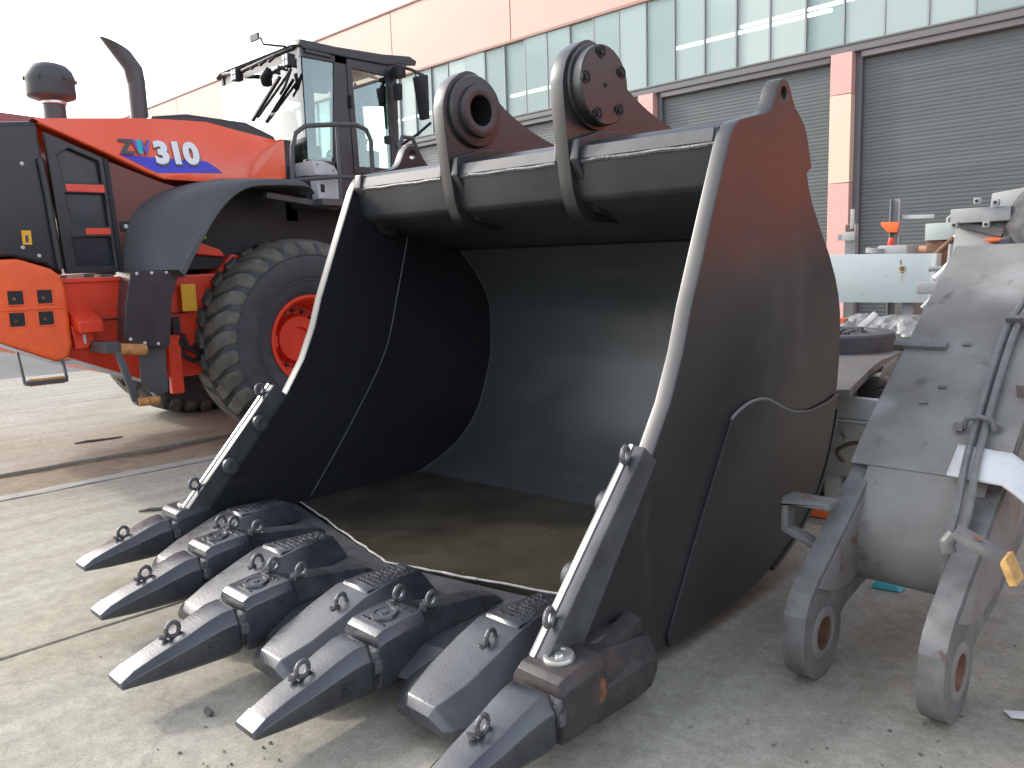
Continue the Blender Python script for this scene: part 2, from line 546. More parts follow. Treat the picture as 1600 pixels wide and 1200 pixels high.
def concrete_mat(name, c1, c2, c3, seed):
    m = bpy.data.materials.new(name)
    m.use_nodes = True
    n, l = m.node_tree.nodes, m.node_tree.links
    p = n['Principled BSDF']
    p.inputs['Roughness'].default_value = 0.82
    p.inputs['Specular IOR Level'].default_value = 0.3
    tc = n.new('ShaderNodeTexCoord')
    mp = n.new('ShaderNodeMapping'); mp.inputs['Location'].default_value = (seed * 3.1, seed * 1.7, 0)
    l.new(tc.outputs['Object'], mp.inputs[0])

    def nz(scale, detail=8, rough=0.6, dist=0.0):
        q = n.new('ShaderNodeTexNoise')
        q.inputs['Scale'].default_value = scale; q.inputs['Detail'].default_value = detail
        q.inputs['Roughness'].default_value = rough; q.inputs['Distortion'].default_value = dist
        l.new(mp.outputs[0], q.inputs['Vector'])
        return q.outputs[0]

    def ramp(src, a, b, ca, cb):
        q = n.new('ShaderNodeValToRGB')
        q.color_ramp.elements[0].position = a; q.color_ramp.elements[1].position = b
        q.color_ramp.elements[0].color = (*ca, 1); q.color_ramp.elements[1].color = (*cb, 1)
        l.new(src, q.inputs[0])
        return q.outputs[0]

    def mix(fac, a, b, mode='MIX'):
        q = n.new('ShaderNodeMixRGB'); q.blend_type = mode
        if isinstance(fac, float): q.inputs[0].default_value = fac
        else: l.new(fac, q.inputs[0])
        l.new(a, q.inputs[1]); l.new(b, q.inputs[2])
        return q.outputs[0]
    base = ramp(nz(0.9, 10, 0.65, 0.6), 0.32, 0.70, c1, c2)
    stain = ramp(nz(0.45, 6, 0.6, 1.2), 0.50, 0.68, (0, 0, 0), (1, 1, 1))
    st_col = ramp(nz(3.0, 5), 0.3, 0.7, c3, tuple(x * 0.85 for x in c3))
    sm = n.new('ShaderNodeMath'); sm.operation = 'MULTIPLY'; sm.inputs[1].default_value = 0.75
    l.new(stain, sm.inputs[0])
    c = mix(sm.outputs[0], base, st_col)
    # fine mottling and scattered dark grit
    c = mix(0.5, c, ramp(nz(16, 6, 0.7), 0.3, 0.7, (0.55, 0.54, 0.52), (1.3, 1.3, 1.28)), 'MULTIPLY')
    grit = ramp(nz(42, 2, 0.5), 0.70, 0.76, (0, 0, 0), (1, 1, 1))
    gm = ramp(nz(1.6, 3), 0.45, 0.65, (0, 0, 0), (1, 1, 1))
    gf = n.new('ShaderNodeMath'); gf.operation = 'MULTIPLY'
    l.new(grit, gf.inputs[0]); l.new(gm, gf.inputs[1])
    dk = n.new('ShaderNodeRGB'); dk.outputs[0].default_value = (0.16, 0.145, 0.125, 1)
    c = mix(gf.outputs[0], c, dk.outputs[0])
    c = mix(0.55, c, ramp(nz(130, 3, 0.6), 0.36, 0.62, (0.72, 0.71, 0.69), (1.14, 1.14, 1.12)), 'MULTIPLY')
    # long faint drag marks along Y
    mp2 = n.new('ShaderNodeMapping'); mp2.inputs['Scale'].default_value = (2.6, 0.22, 1)
    mp2.inputs['Rotation'].default_value = (0, 0, 0.22)
    l.new(tc.outputs['Object'], mp2.inputs[0])
    q = n.new('ShaderNodeTexNoise'); q.inputs['Scale'].default_value = 2.2; q.inputs['Detail'].default_value = 7
    l.new(mp2.outputs[0], q.inputs['Vector'])
    c = mix(0.6, c, ramp(q.outputs[0], 0.33, 0.62, (0.74, 0.73, 0.71), (1.1, 1.1, 1.08)), 'MULTIPLY')
    # hairline cracks
    vo = n.new('ShaderNodeTexVoronoi'); vo.feature = 'DISTANCE_TO_EDGE'; vo.inputs['Scale'].default_value = 0.24
    wv = n.new('ShaderNodeTexNoise'); wv.inputs['Scale'].default_value = 2.5; wv.inputs['Detail'].default_value = 6
    l.new(mp.outputs[0], wv.inputs['Vector'])
    ad = n.new('ShaderNodeVectorMath'); ad.operation = 'MULTIPLY_ADD'
    l.new(wv.outputs[1], ad.inputs[0]); ad.inputs[1].default_value = (0.5, 0.5, 0.5); l.new(mp.outputs[0], ad.inputs[2])
    l.new(ad.outputs[0], vo.inputs['Vector'])
    ck = ramp(vo.outputs[0], 0.0004, 0.0013, (0.32, 0.32, 0.32), (0, 0, 0))
    c = mix(ck, c, dk.outputs[0])
    l.new(c, p.inputs['Base Color'])
    b = n.new('ShaderNodeBump'); b.inputs['Strength'].default_value = 0.25; b.inputs['Distance'].default_value = 0.006
    l.new(nz(70, 8, 0.7), b.inputs['Height'])
    l.new(b.outputs[0], p.inputs['Normal'])
    MATS[name] = m


concrete_mat('concrete', (0.315, 0.297, 0.25), (0.40, 0.378, 0.322), (0.345, 0.30, 0.215), 1)
concrete_mat('concrete_far', (0.275, 0.268, 0.232), (0.35, 0.34, 0.298), (0.29, 0.258, 0.192), 5)
mat('joint_dirt', (0.27, 0.215, 0.14), 0.95, vscale=4.5, col2=(0.19, 0.165, 0.13), bump=0.8, bscale=22, speck=(0.36, 0.27, 0.15), spk_scale=6, spk_amt=0.60)
mat('crumbled_edge', (0.26, 0.255, 0.24), 0.9, vscale=8, col2=(0.33, 0.32, 0.29), bump=0.6, bscale=26)

# ------------------------------------------------------------------ ground
g = M().add([(-900, -900, -0.045), (900, -900, -0.045), (900, 900, -0.045), (-900, 900, -0.045)], [(0, 1, 2, 3)]).build('ground', 'asphalt', smooth=0)
tag(g, kind='structure')


def slab(x0, x1, m, j0, j1, y0=-14.0, y1=16.4, z=0.0):
    """one cast concrete bay with broken long edges"""
    n = 300
    rows = []
    for i in range(n + 1):
        y = y0 + (y1 - y0) * i / n
        a = x0 + j0 * (noise.noise(Vector((x0, y * 1.3, 0))) + 0.6 * noise.noise(Vector((x0, y * 5, 3))) + 0.35 * noise.noise(Vector((x0, y * 17, 5))))
        b = x1 + j1 * (noise.noise(Vector((x1, y * 1.3, 9))) + 0.6 * noise.noise(Vector((x1, y * 5, 7))) + 0.35 * noise.noise(Vector((x1, y * 17, 2))))
        rows.append([(a, y, -0.044), (a, y, z - 0.006), (a + 0.006, y, z), (b - 0.006, y, z), (b, y, z - 0.006), (b, y, -0.044)])
    o = M().loft(rows, cap=False, closed=False).build('concrete_slab', m, g, smooth=0, off=(0, 0, 0))
    return o


slab(-14.2, -10.45, 'concrete_far', 0.05, 0.006, -30, 16.4)
slab(-10.44, -6.93, 'concrete_far', 0.006, 0.035)
slab(-6.03, -3.436, 'concrete', 0.014, 0.008)
slab(-3.428, 1.55, 'concrete', 0.008, 0.008, z=-0.003)
slab(1.56, 9.0, 'concrete', 0.008, 0.03)
# the dirt filled channel between two bays, with a crumbled kerb on its near side
rows = []
for i in range(261):
    y = -14 + 30.4 * i / 260
    row = []
    for k in range(15):
        x = -6.96 + 0.95 * k / 14
        z = -0.026 + 0.016 * noise.noise(Vector((x * 3, y * 2.2, 1))) + 0.008 * noise.noise(Vector((x * 11, y * 9, 4)))
        row.append((x, y, z))
    rows.append(row)
M().loft(rows, cap=False, closed=False).build('dirt_channel', 'joint_dirt', g, off=(0, 0, 0))
rows = []
for i in range(401):
    y = -14 + 30.4 * i / 400
    w = 0.20 + 0.05 * noise.noise(Vector((2, y * 1.1, 0))) + 0.03 * noise.noise(Vector((2, y * 6, 0)))
    h = 0.004 + 0.006 * noise.noise(Vector((1, y * 4, 0)))
    rows.append([(-6.045, y, -0.044), (-6.05, y, h), (-6.05 - w * 0.6, y, h - 0.004 + 0.006 * noise.noise(Vector((y * 9, 1, 0)))), (-6.05 - w, y, -0.012), (-6.06 - w, y, -0.044)])
M().loft(rows, cap=False, closed=False).build('crumbled_edging', 'crumbled_edge', g, smooth=60, off=(0, 0, 0))

# grit lying about on the bays
gr = M()
for i in range(330):
    if i < 150:
        x, y = random.gauss(-0.62, 0.22), random.gauss(2.02, 0.22)
        if (x + 0.62) ** 2 + (y - 2.02) ** 2 > 0.5: continue
    elif i < 200:
        x, y = random.gauss(-2.05, 0.12), random.gauss(0.95, 0.09)
    else:
        x, y = random.uniform(-13, 1.5), random.uniform(0.3, 6)
    if -6.95 < x < -6.0: continue
    r_ = random.choice([0.002, 0.003, 0.004, 0.006]) * (1.3 if x < -4 else 1)
    pts = [(x + r_ * math.cos(t) * random.uniform(0.6, 1.5), y + r_ * math.sin(t) * random.uniform(0.6, 1.4), 0.0) for t in (0, 1.25, 2.5, 3.8, 5.0)]
    gr.add(pts + [(x, y, r_ * 0.8)], [(0, 1, 5), (1, 2, 5), (2, 3, 5), (3, 4, 5), (4, 0, 5)])
tag(gr.build('grit', 'pebble', smooth=0), 'dark grit and crumbs scattered on the concrete', 'grit', kind='stuff')
for (x, y, a, l_, lab) in [(-2.44, 1.04, 0.4, 0.016, 'small dark nut lying between the bucket teeth'),
                           (-7.66, 2.5, 1.45, 0.20, 'thin dark stick lying on the concrete behind the loader step'),
                           (-4.94, 1.95, 1.05, 0.15, 'thin dark rod on the ground pointing at the left side cutter')]:
    d = Vector((math.cos(a), math.sin(a), 0)) * l_
    w_ = 0.011 if l_ > 0.05 else 0.012
    pts = [Vector((x, y, w_ * 0.8)) + d * t + Vector((0, 0, 0.004 * math.sin(t * 9))) for t in (-1, -0.5, 0, 0.5, 1)]
    o = M().tube(pts, [w_ * 0.5, w_, w_ * 0.9, w_, w_ * 0.45], 8).build('stick' if l_ > 0.1 else 'nut', 'pebble')
    tag(at_base(o), lab, 'stick' if l_ > 0.1 else 'nut')

# ------------------------------------------------------------------ workshop building
FY = 17.0
XL, XR = -64.0, 8.0
ZS, ZB, ZT, ZR = 5.52, 5.69, 7.69, 9.72
PITCH = 4.729
BT = thing('workshop_building', 'long peach clad workshop with a window band above grey roller shutters', 'building', (-7, FY, 0))
# cladding panels above the glazing, joints left open between them
x = -21.38 - 5.28 * 8
k = 0
while x < XR:
    x1 = x + 5.28
    M().box(x + 0.012, x1 - 0.012, FY - 0.06, FY + 0.05, ZT + 0.05, ZR - 0.02).build('cladding_panel', 'peach_cladding', BT, bevel=0.006, segs=1)
    x = x1
M().box(XL, XR, FY + 0.02, FY + 0.06, ZT + 0.03, ZR - 0.03).build('panel_backing', 'cladding_joint', BT)
M().box(XL, XR, FY - 0.10, FY + 0.3, ZR - 0.02, ZR + 0.05).build('roof_flashing', 'cladding_joint', BT, bevel=0.01)
M().box(XL, XR, FY - 0.09, FY + 0.05, ZT - 0.03, ZT + 0.045).build('window_head', 'cladding_joint', BT, bevel=0.008)
M().box(XL, XR, FY - 0.075, FY + 0.3, ZS, ZB - 0.03).build('lintel', 'lintel_grey', BT, bevel=0.008)
M().box(XL, XR, FY - 0.10, FY + 0.06, ZB - 0.03, ZB + 0.01).build('window_sill', 'lintel_grey', BT, bevel=0.006)
# glazing band: every pane and mullion on its own
m0 = -11.642
pane_mes = [M().box(-0.372, 0.372, -0.008, 0.008, ZB + 0.01, ZT - 0.03).mesh('window_pane', gm_, smooth=0) for gm_ in ('window_glass', 'window_glass_b', 'window_glass', 'window_glass_c')]
prnd = random.Random(3)
mull_me = M().box(-0.022, 0.022, -0.045, 0.03, ZB + 0.01, ZT - 0.03).mesh('mullion', 'mullion_grey', bevel=0.004, segs=1)
for i in range(-60, 24):
    xm = m0 + 0.793 * i
    if xm < XL or xm > XR: continue
    for nm, me, dx in (('mullion', mull_me, 0), ('window_pane', prnd.choice(pane_mes), 0.3965)):
        o = bpy.data.objects.new(nm, me); COL.objects.link(o); o.parent = BT
        o.location = Vector((xm + dx, FY, 0)) - BT.location
        if nm == 'window_pane': o.rotation_euler = (prnd.uniform(-0.006, 0.006), 0, prnd.uniform(-0.008, 0.008))
# room behind the glass
M().box(XL, XR, 23.0, 23.1, 4.6, 9.0).build('room_back_wall', 'room_white', BT)
M().box(XL, XR, FY + 0.31, 23.0, 8.3, 8.4).build('room_ceiling', 'room_white', BT)
M().box(XL, XR, FY + 0.31, 23.0, 4.5, 4.6).build('room_floor', 'room_white', BT)
for (xa, xb, yy, zz) in [(-12.1, -8.0, 19.0, 7.0), (-18.1, -14.2, 19.0, 6.8), (-11.0, -7.0, 20.4, 7.55), (-24.5, -20.5, 19.0, 6.9)]:
    M().box(xa, xb, yy - 0.05, yy + 0.05, zz, zz + 0.06).build('tube_lamp', 'tube_light', BT)
# outer shell: roof and ends
M().box(XL, XR, FY + 0.3, 40, ZR - 0.1, ZR).build('roof', 'lintel_grey', BT)
M().box(XL - 0.2, XL, FY - 0.05, 40, 0, ZR).build('end_wall', 'peach_cladding', BT)
M().box(XR, XR + 0.2, FY - 0.05, 40, 0, ZR).build('end_wall', 'peach_cladding', BT)
# piers and shutters
for i in range(-11, 4):
    xp = -7.087 + PITCH * i
    if xp + 0.427 > XR or xp < XL: continue
    for (z0, z1, mm) in ((0, 2.96, 'pink_cladding'), (2.97, 4.71, 'cream_cladding'), (4.72, ZS - 0.002, 'pink_cladding')):
        M().box(xp, xp + 0.43, FY - 0.14, FY + 0.25, z0, z1).build('pier_panel', mm, BT, bevel=0.006, segs=1)
    M().box(xp - 0.07, xp - 0.002, FY + 0.02, FY + 0.22, 0, ZS).build('shutter_guide', 'cladding_joint', BT)
    M().box(xp + 0.432, xp + 0.56, FY + 0.05, FY + 0.22, 0, ZS).build('shutter_guide', 'shutter_guide', BT)
    # ribbed roller shutter to the right of the pier
    xa, xb = xp + 0.56, min(xp + PITCH - 0.07, XR)
    prof = []
    zz = 0.0
    while zz < ZS:
        prof += [(FY + 0.131, zz), (FY + 0.127, zz + 0.012), (FY + 0.125, zz + 0.038), (FY + 0.127, zz + 0.064)]
        zz += 0.076
    rings = [[(xq, py, min(pz, ZS + 0.05)) for (py, pz) in prof] for xq in (xa, xb)]
    s_ = M().loft(rings, cap=False, closed=False).build('roller_shutter', 'shutter_grey', BT, smooth=50)
    s_['kind'] = 'stuff'
    M().box(xa, xb, FY - 0.02, FY + 0.14, ZS - 0.12, ZS - 0.003).build('shutter_hood', 'lintel_grey', BT, bevel=0.01)

# distant red shed at the far left
SH = thing('red_shed', 'distant shed with a dull red sloping roof at the left edge', 'shed', (-60, 14, 0))
M().box(-70, -52.1, 9, 22, 0, 10.4).build('wall', 'pink_cladding', SH)
M().prism([(8.6, 11.15), (8.6, 10.42), (22.4, 10.40), (22.4, 10.62)], 'X', -70.5, -51.9).build('roof', 'dark_red_roof', SH)

# ------------------------------------------------------------------ the big bucket
mat('pale_weld', (0.16, 0.155, 0.15), 0.5)
# local axes: x across (centre 0), y depth (v), z up
UC = -2.758
BYAW, BROLL = 0.01, 0.0145
eu = Vector((math.cos(BYAW), math.sin(BYAW), 0)); ev = Vector((-math.sin(BYAW), math.cos(BYAW), 0))
BSC = 0.964
BL = UC * eu + 2.9 * ev + Vector((0, 0, 1.211 * math.sin(BROLL)))
BL = Vector((0, 0, 1.4)) + BSC * (BL - Vector((0, 0, 1.4)))
BK = thing('excavator_bucket', 'huge satin black excavator bucket with five teeth resting on the concrete', 'bucket',
           BL, org=(0, 2.9, 0), rot=(0, BROLL, BYAW))
HW, TH = 1.211, 0.065
BK.scale = (BSC, BSC, BSC)
for xq in (-1.05, 0.0, 1.05):
    M().prism([(2.45, 0.004), (3.1, 0.03), (3.1, -0.034 - 0.015 * (xq + 1.2)), (2.5, -0.034 - 0.015 * (xq + 1.2))], 'X', xq - 0.07, xq + 0.07).build('skid_runner', 'rusty_black', BK, bevel=0.006)

front = [(1.80, 0.20), (2.05, 0.47), (2.30, 0.746), (2.416, 0.917), (2.497, 1.092), (2.55, 1.25), (2.675, 1.55), (2.80, 1.847)]
corner = [(2.824, 1.888), (2.848, 1.918), (2.885, 1.940)]
lug = [(3.10, 1.990), (3.135, 2.008), (3.158, 2.035), (3.175, 2.07), (3.192, 2.105), (3.218, 2.132), (3.25, 2.142), (3.285, 2.133), (3.312, 2.106), (3.335, 2.07), (3.368, 2.035), (3.42, 2.005), (3.465, 1.97), (3.496, 1.919)]
back = [(3.54, 1.814), (3.535, 1.80), (3.497, 1.782), (3.515, 1.73), (3.567, 1.649), (3.66, 1.545), (3.776, 1.422), (3.85, 1.325), (3.90, 1.238), (3.928, 1.145), (3.936, 1.05), (3.936, 0.92), (3.926, 0.798), (3.892, 0.68), (3.848, 0.56), (3.791, 0.437), (3.70, 0.32), (3.60, 0.235), (3.48, 0.164), (3.32, 0.098), (3.14, 0.048), (2.933, 0.017), (2.70, 0.004), (2.42, 0.0)]
toe = [(2.10, 0.03), (1.95, 0.07), (1.86, 0.12)]
plate = front + corner + lug + back + toe
hole = circ(3.252, 2.082, 0.026, 14)
for sd, nm in ((1, 'right'), (-1, 'left')):
    x0, x1 = (HW - TH, HW) if sd > 0 else (-HW, -HW + TH)
    sp = M().prism(plate, 'X', x0, x1, holes=[hole]).build('side_plate', 'satin_black' if sd > 0 else 'shaded_black', BK, bevel=0.006, segs=2, smooth=30)
    # cutter bolted on the leading edge
    ct = [(1.703, 0.225), (2.228, 0.797), (2.302, 0.735), (2.255, 0.672), (1.845, 0.155), (1.80, 0.17)]
    cx = (HW - 0.052, HW + 0.022) if sd > 0 else (-HW - 0.022, -HW + 0.052)
    c_ = M().prism(ct, 'X', *cx).build('side_cutter', 'edge_paint', BK, bevel=0.007, segs=2)
    M().prism([(1.699, 0.229), (2.224, 0.801), (2.232, 0.793), (1.707, 0.221)], 'X', cx[0] + 0.012, cx[0] + 0.03).build('worn_edge', 'bare_steel', c_, bevel=0.002, segs=1)
    for (v, z) in ((1.94, 0.405), (2.125, 0.605)):
        xi = HW - 0.052 if sd > 0 else -HW + 0.052
        b_ = M().lathe([(0, 0), (0.036, 0), (0.046, 0.006), (0.046, 0.026), (0.036, 0.034), (0.018, 0.036), (0, 0.03)], (xi, v, z), (-sd, 0, 0), 20)
        b_.build('cutter_bolt', 'edge_paint', c_)
    for (v, z) in ((1.775, 0.328), (2.175, 0.765)):
        eye(M(), (cx[0] + 0.04, v - 0.014, z + 0.012), (1, 0.25, 0), 0.027, 0.0095).build('lifting_ring', 'weld_metal', c_)
    # heel strip and side wear plate
    xw = (HW, HW + 0.014) if sd > 0 else (-HW - 0.014, -HW)
    wave = [(2.842, 0.790), (2.90, 0.815), (2.989, 0.835), (3.08, 0.838), (3.159, 0.825), (3.24, 0.795), (3.312, 0.765), (3.40, 0.738), (3.496, 0.722), (3.60, 0.712), (3.686, 0.716), (3.80, 0.725), (3.90, 0.745)]
    wp = wave + [(3.84, 0.545), (3.78, 0.43), (3.69, 0.312), (3.59, 0.228), (3.47, 0.158), (3.31, 0.092), (3.13, 0.042), (2.93, 0.013), (2.70, 0.002), (2.41, 0.002), (2.395, 0.05), (2.60, 0.40)]
    M().prism(wp, 'X', *xw).build('side_wear_plate', 'satin_black', BK, bevel=0.004, segs=2)
    M().tube([(sd * (HW + 0.010), v, z + 0.004) for (v, z) in smooth_poly(wave, 3)], 0.007, 6).build('weld_bead', 'pale_weld', BK)
    wl_ = smooth_poly([(3.19, 1.60), (3.09, 1.25), (2.973, 0.90), (2.72, 0.53), (2.409, 0.14)], 6)
    M().tube([(sd * (HW - TH - 0.001), v, z) for v, z in wl_], 0.0045, 6).build('inner_weld', 'edge_paint', BK)
# wrapper: inner and outer skin following the heel
sk = [p for p in back[5:]]
outer = smooth_poly(sk, 2)
inn = []
for i, p in enumerate(outer):
    a, b = outer[max(0, i - 1)], outer[min(len(outer) - 1, i + 1)]
    d = Vector((b[0] - a[0], b[1] - a[1])).normalized()
    nrm = Vector((-d.y, d.x))  # candidate
    q = Vector(p) + 0.05 * nrm
    c0 = Vector((3.0, 0.9))
    if (q - c0).length > (Vector(p) - c0).length: q = Vector(p) - 0.05 * nrm
    inn.append((q.x, q.y))
o2 = [(p[0] + 0.012 * (1 if p[0] > 3.3 and p[1] < 0.72 else 0), p[1]) for p in outer]
sh = outer + [(2.05, 0.02)] + [(2.05, 0.075)] + inn[::-1]
M().prism(sh, 'X', -HW + TH - 0.004, HW - TH + 0.004).build('back_shell', 'shell_black_lit', BK, smooth=60)
heel = [p for p in outer if p[1] < 0.70]
ho = []
for i, p in enumerate(heel):
    a, b = heel[max(0, i - 1)], heel[min(len(heel) - 1, i + 1)]
    d = Vector((b[0] - a[0], b[1] - a[1])).normalized()
    ho.append((p[0] - d.y * 0.022, p[1] + d.x * 0.022) if True else p)
c0 = Vector((3.0, 0.9))
if (Vector(ho[2]) - c0).length < (Vector(heel[2]) - c0).length:
    ho = [(2 * p[0] - q[0], 2 * p[1] - q[1]) for p, q in zip(heel, ho)]
ho = [(a, max(b, 0.0005)) for a, b in ho]
k_ = sum(1 for p in heel if p[0] > 3.15)
M().prism(heel[:k_] + ho[:k_][::-1], 'X', -HW - 0.01, HW + 0.02).build('heel_shroud', 'satin_black', BK, smooth=40)

for sd in (-1, 1):
    M().tube([(sd * (HW - TH - 0.002), p[0], p[1]) for p in inn], 0.007, 6).build('inner_weld', 'edge_paint', BK)

# torque beam along the top
beam = [(2.838, 1.915), (2.822, 1.857), (2.868, 1.705), (2.885, 1.685), (2.92, 1.668), (3.30, 1.56), (3.50, 1.52), (3.665, 1.53), (3.60, 1.60), (3.53, 1.72), (3.50, 1.80), (3.46, 1.925), (3.36, 1.96), (2.90, 1.945)]
M().prism(beam, 'X', -HW + TH - 0.003, HW - TH + 0.003).build('torque_beam', 'black_paint', BK, bevel=0.008, segs=2, smooth=50)
M().tube([(xq, 2.822 + 0.003 * math.sin(xq * 40), 1.852 + 0.002 * math.sin(xq * 23)) for xq in [-1.14 + 2.28 * i / 60 for i in range(61)]], 0.009, 6).build('weld_bead', 'weld_metal', BK)
M().prism([(2.826, 1.862), (2.839, 1.914), (2.830, 1.917), (2.817, 1.862)], 'X', -1.135, 1.135).build('beam_edge_strip', 'edge_paint', BK, bevel=0.002, segs=1)
gus = [(2.815, 1.935), (2.805, 1.86), (2.93, 1.655), (2.985, 1.60), (3.06, 1.585), (3.06, 1.90)]
for sd in (-1,):
    xg = sd * (HW - TH - 0.06)
    M().prism(gus, 'X', min(xg, xg + sd * 0.055), max(xg, xg + sd * 0.055)).build('beam_gusset', 'satin_black', BK, bevel=0.008)

# hinge ears
earp = smooth_poly([(3.02, 1.595), (2.93, 1.605), (2.86, 1.645), (2.818, 1.735)], 3)[:-1] + smooth_poly([(2.818, 1.735), (2.784, 1.93), (2.757, 2.147), (2.768, 2.235), (2.802, 2.30), (2.853, 2.345), (2.92, 2.378), (2.985, 2.376), (3.05, 2.345), (3.105, 2.30), (3.17, 2.245), (3.27, 2.19), (3.40, 2.135), (3.55, 2.09), (3.70, 2.055)], 3) + [(3.74, 1.95), (3.60, 1.80), (3.40, 1.60)]
for (xa, xb, kind) in ((-0.382, -0.312, 'boss'), (0.383, 0.453, 'cap')):
    e_ = M().prism(earp, 'X', xa, xb, holes=[circ(2.977, 2.185, 0.078, 28)]).build('hinge_ear', 'satin_black', BK, bevel=0.007, segs=2, smooth=30)
    for sd in (1,):
        if kind == 'boss':
            M().lathe([(0, -0.085), (0.079, -0.085), (0.079, -0.075)], (xb, 2.97, 2.185), (1, 0, 0), 32).build('bore_plug', 'dark_void', e_)
            M().lathe([(0.076, -0.09), (0.076, 0.052), (0.10, 0.058), (0.128, 0.052), (0.132, 0.03), (0.172, 0.026), (0.178, 0.018), (0.178, -0.001)], (xb, 2.97, 2.185), (1, 0, 0), 48).build('pin_boss', 'satin_black', e_)
        else:
            M().lathe([(0, 0.072), (0.164, 0.072), (0.170, 0.066), (0.170, 0.02), (0.182, 0.018), (0.184, 0.012), (0.184, -0.001)], (xb, 2.962, 2.183), (1, 0, 0), 56).build('pin_cap', 'satin_black', e_)
            for kk in range(5):
                a = R(102 + 72 * kk)
                cy, cz = 2.962 - 0.138 * math.cos(a) * -1, 2.183 + 0.138 * math.sin(a)
                hb = M().lathe([(0.027, 0.0735), (0.027, 0.076), (0.0225, 0.076), (0.0225, 0.0735)], (xb, cy, cz), (1, 0, 0), 18)
                hb.lathe([(0, 0.080), (0.015, 0.080), (0.0165, 0.077), (0.0165, 0.07)], (xb, cy, cz), (1, 0, 0), 6)
                hb.build('cap_bolt', 'dark_void', e_, smooth=30)
                M().box(xb + 0.0735, xb + 0.079, cy - 0.034, cy - 0.028, cz - 0.012, cz + 0.012).build('lock_tab', 'dark_void', e_)
            M().lathe([(0, 0.079), (0.008, 0.079), (0.010, 0.072)], (xb, 2.962, 2.183), (1, 0, 0), 14).build('grease_point', 'dark_void', e_)
    pad = [(2.808, 1.93), (2.795, 1.87), (2.86, 1.72), (2.905, 1.66), (2.955, 1.635), (2.985, 1.655), (2.985, 1.68), (2.85, 1.86), (2.87, 1.955), (3.10, 2.00), (3.30, 1.985), (3.42, 1.93), (3.40, 1.91), (2.845, 1.92)]
    pad = [(2.802, 1.945), (2.795, 1.86), (2.90, 1.69), (2.955, 1.64), (3.02, 1.63), (3.3, 1.8), (3.42, 1.955), (3.28, 1.99), (3.10, 2.005), (2.95, 1.99)]
    M().prism(pad, 'X', xb, xb + 0.045).build('ear_pad', 'black_paint', e_, bevel=0.006)
    M().prism(pad, 'X', xa - 0.02, xa).build('ear_pad', 'black_paint', e_, bevel=0.006)


def vee(x):
    return 0.24 * abs(x)


# lip: shallow arrow head plate
lip = M()
xs = [-1.18, -0.9, -0.6, -0.3, 0, 0.3, 0.6, 0.9, 1.18]
rings = []
for xq in xs:
    v0 = vee(xq)
    rings.append([(xq, 1.38 + v0, 0.055), (xq, 1.40 + v0, 0.075), (xq, 1.50 + v0, 0.128), (xq, 2.04 + 0.85 * v0, 0.131), (xq, 2.07 + 0.85 * v0, 0.118), (xq, 2.07 + 0.85 * v0, 0.03), (xq, 1.6 + v0, 0.02)])
lip.loft(rings)
lip.build('lip_plate', 'edge_paint', BK, smooth=20)

# teeth, adapters, shrouds -----------------------------------------


def ring8(xc, y, hw, z0, z1, tw=0.72, ch=0.25):
    """chamfered section: bottom corners, belly, top corners"""
    h = z1 - z0
    return [(xc - hw * 0.86, y, z0), (xc + hw * 0.86, y, z0), (xc + hw, y, z0 + h * 0.14), (xc + hw, y, z1 - h * ch), (xc + hw * tw, y, z1), (xc - hw * tw, y, z1), (xc - hw, y, z1 - h * ch), (xc - hw, y, z0 + h * 0.14)]


def rivets(mb, xc, y0, y1, hw, zf, rows, seed, size=0.006):
    rnd = random.Random(seed)
    for r_ in range(rows):
        y = y0 + (y1 - y0) * (r_ + 0.5) / rows
        x = xc - hw
        while x < xc + hw:
            w = rnd.uniform(0.006, 0.016)
            if rnd.random() < 0.75:
                z = zf(y)
                mb.box(x, x + w, y - size * 0.7, y + size * 0.7, z - 0.002, z + 0.0035)
            x += w + 0.005


